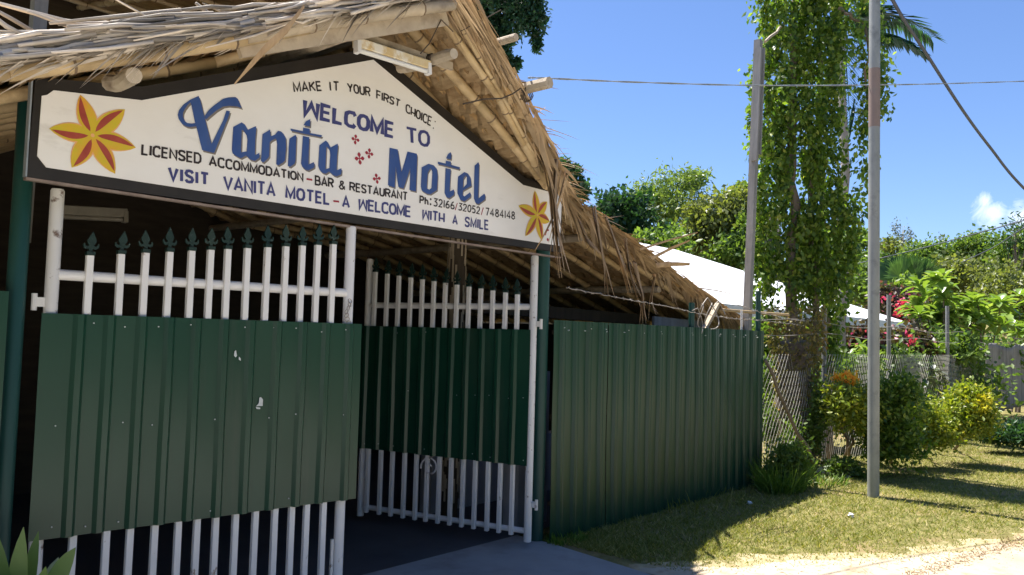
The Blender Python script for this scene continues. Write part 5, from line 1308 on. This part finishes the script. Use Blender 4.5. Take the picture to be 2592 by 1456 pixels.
# clouds low at the right, in the sky itself
mixn = wn.new('ShaderNodeMix'); mixn.data_type = 'RGBA'
tcw = wn.new('ShaderNodeTexCoord')
def wmask(px, py, rad):
    d = Vector([float(q) for q in ray(px, py)]).normalized()
    v = wn.new('ShaderNodeVectorMath'); v.operation = 'DISTANCE'; wl.new(tcw.outputs['Generated'], v.inputs[0]); v.inputs[1].default_value = d
    mr = wn.new('ShaderNodeMapRange'); mr.inputs[1].default_value = 0; mr.inputs[2].default_value = rad; mr.inputs[3].default_value = 1; mr.inputs[4].default_value = 0
    wl.new(v.outputs['Value'], mr.inputs[0]); return mr.outputs[0]
m1 = wmask(2490, 535, .030); m2 = wmask(2580, 550, .036); m0 = wmask(2480, 508, .018)
mxm = wn.new('ShaderNodeMath'); mxm.operation = 'MAXIMUM'; wl.new(m1, mxm.inputs[0]); wl.new(m2, mxm.inputs[1])
mxn = wn.new('ShaderNodeMath'); mxn.operation = 'MAXIMUM'; wl.new(mxm.outputs[0], mxn.inputs[0]); wl.new(m0, mxn.inputs[1])
nzw = wn.new('ShaderNodeTexNoise'); nzw.inputs['Scale'].default_value = 38; nzw.inputs['Detail'].default_value = 9; nzw.inputs['Distortion'].default_value = .8; nzw.inputs['Roughness'].default_value = .68; wl.new(tcw.outputs['Generated'], nzw.inputs[0])
ad = wn.new('ShaderNodeMath'); ad.operation = 'MULTIPLY_ADD'; wl.new(mxn.outputs[0], ad.inputs[0]); ad.inputs[1].default_value = .62; wl.new(nzw.outputs[0], ad.inputs[2])
cm = wn.new('ShaderNodeMapRange'); cm.inputs[1].default_value = .74; cm.inputs[2].default_value = 1.4; wl.new(ad.outputs[0], cm.inputs[0])
gate_ = wn.new('ShaderNodeMath'); gate_.operation = 'MULTIPLY'; wl.new(cm.outputs[0], gate_.inputs[0])
gm = wn.new('ShaderNodeMapRange'); gm.inputs[1].default_value = 0; gm.inputs[2].default_value = .25; wl.new(mxn.outputs[0], gm.inputs[0]); wl.new(gm.outputs[0], gate_.inputs[1])
wl.new(gate_.outputs[0], mixn.inputs[0]); tint = wn.new('ShaderNodeVectorMath'); tint.operation = 'MULTIPLY'; tint.inputs[1].default_value = (.83, .935, 1.17); wl.new(sky.outputs[0], tint.inputs[0]); wl.new(tint.outputs[0], mixn.inputs[6]); mixn.inputs[7].default_value = (11, 11.3, 12, 1)
wl.new(mixn.outputs[2], bg.inputs[0])

# trees on the other side of the road
rng = np.random.default_rng(140); c = []
for i in range(420):
    x = rng.uniform(-34, 26); y = rng.uniform(-15, -11.5); z = 7.5 * rng.uniform(0, 1) ** .8
    c.append(np.array([x, y, z]) + rng.normal(size=(16, 3)) * .6)
tag(leaves('roadside_wood', np.concatenate(c), .7, .6, 'dark', rng=rng), 'dense dark trees across the road from the gate', 'woodland', kind='stuff')
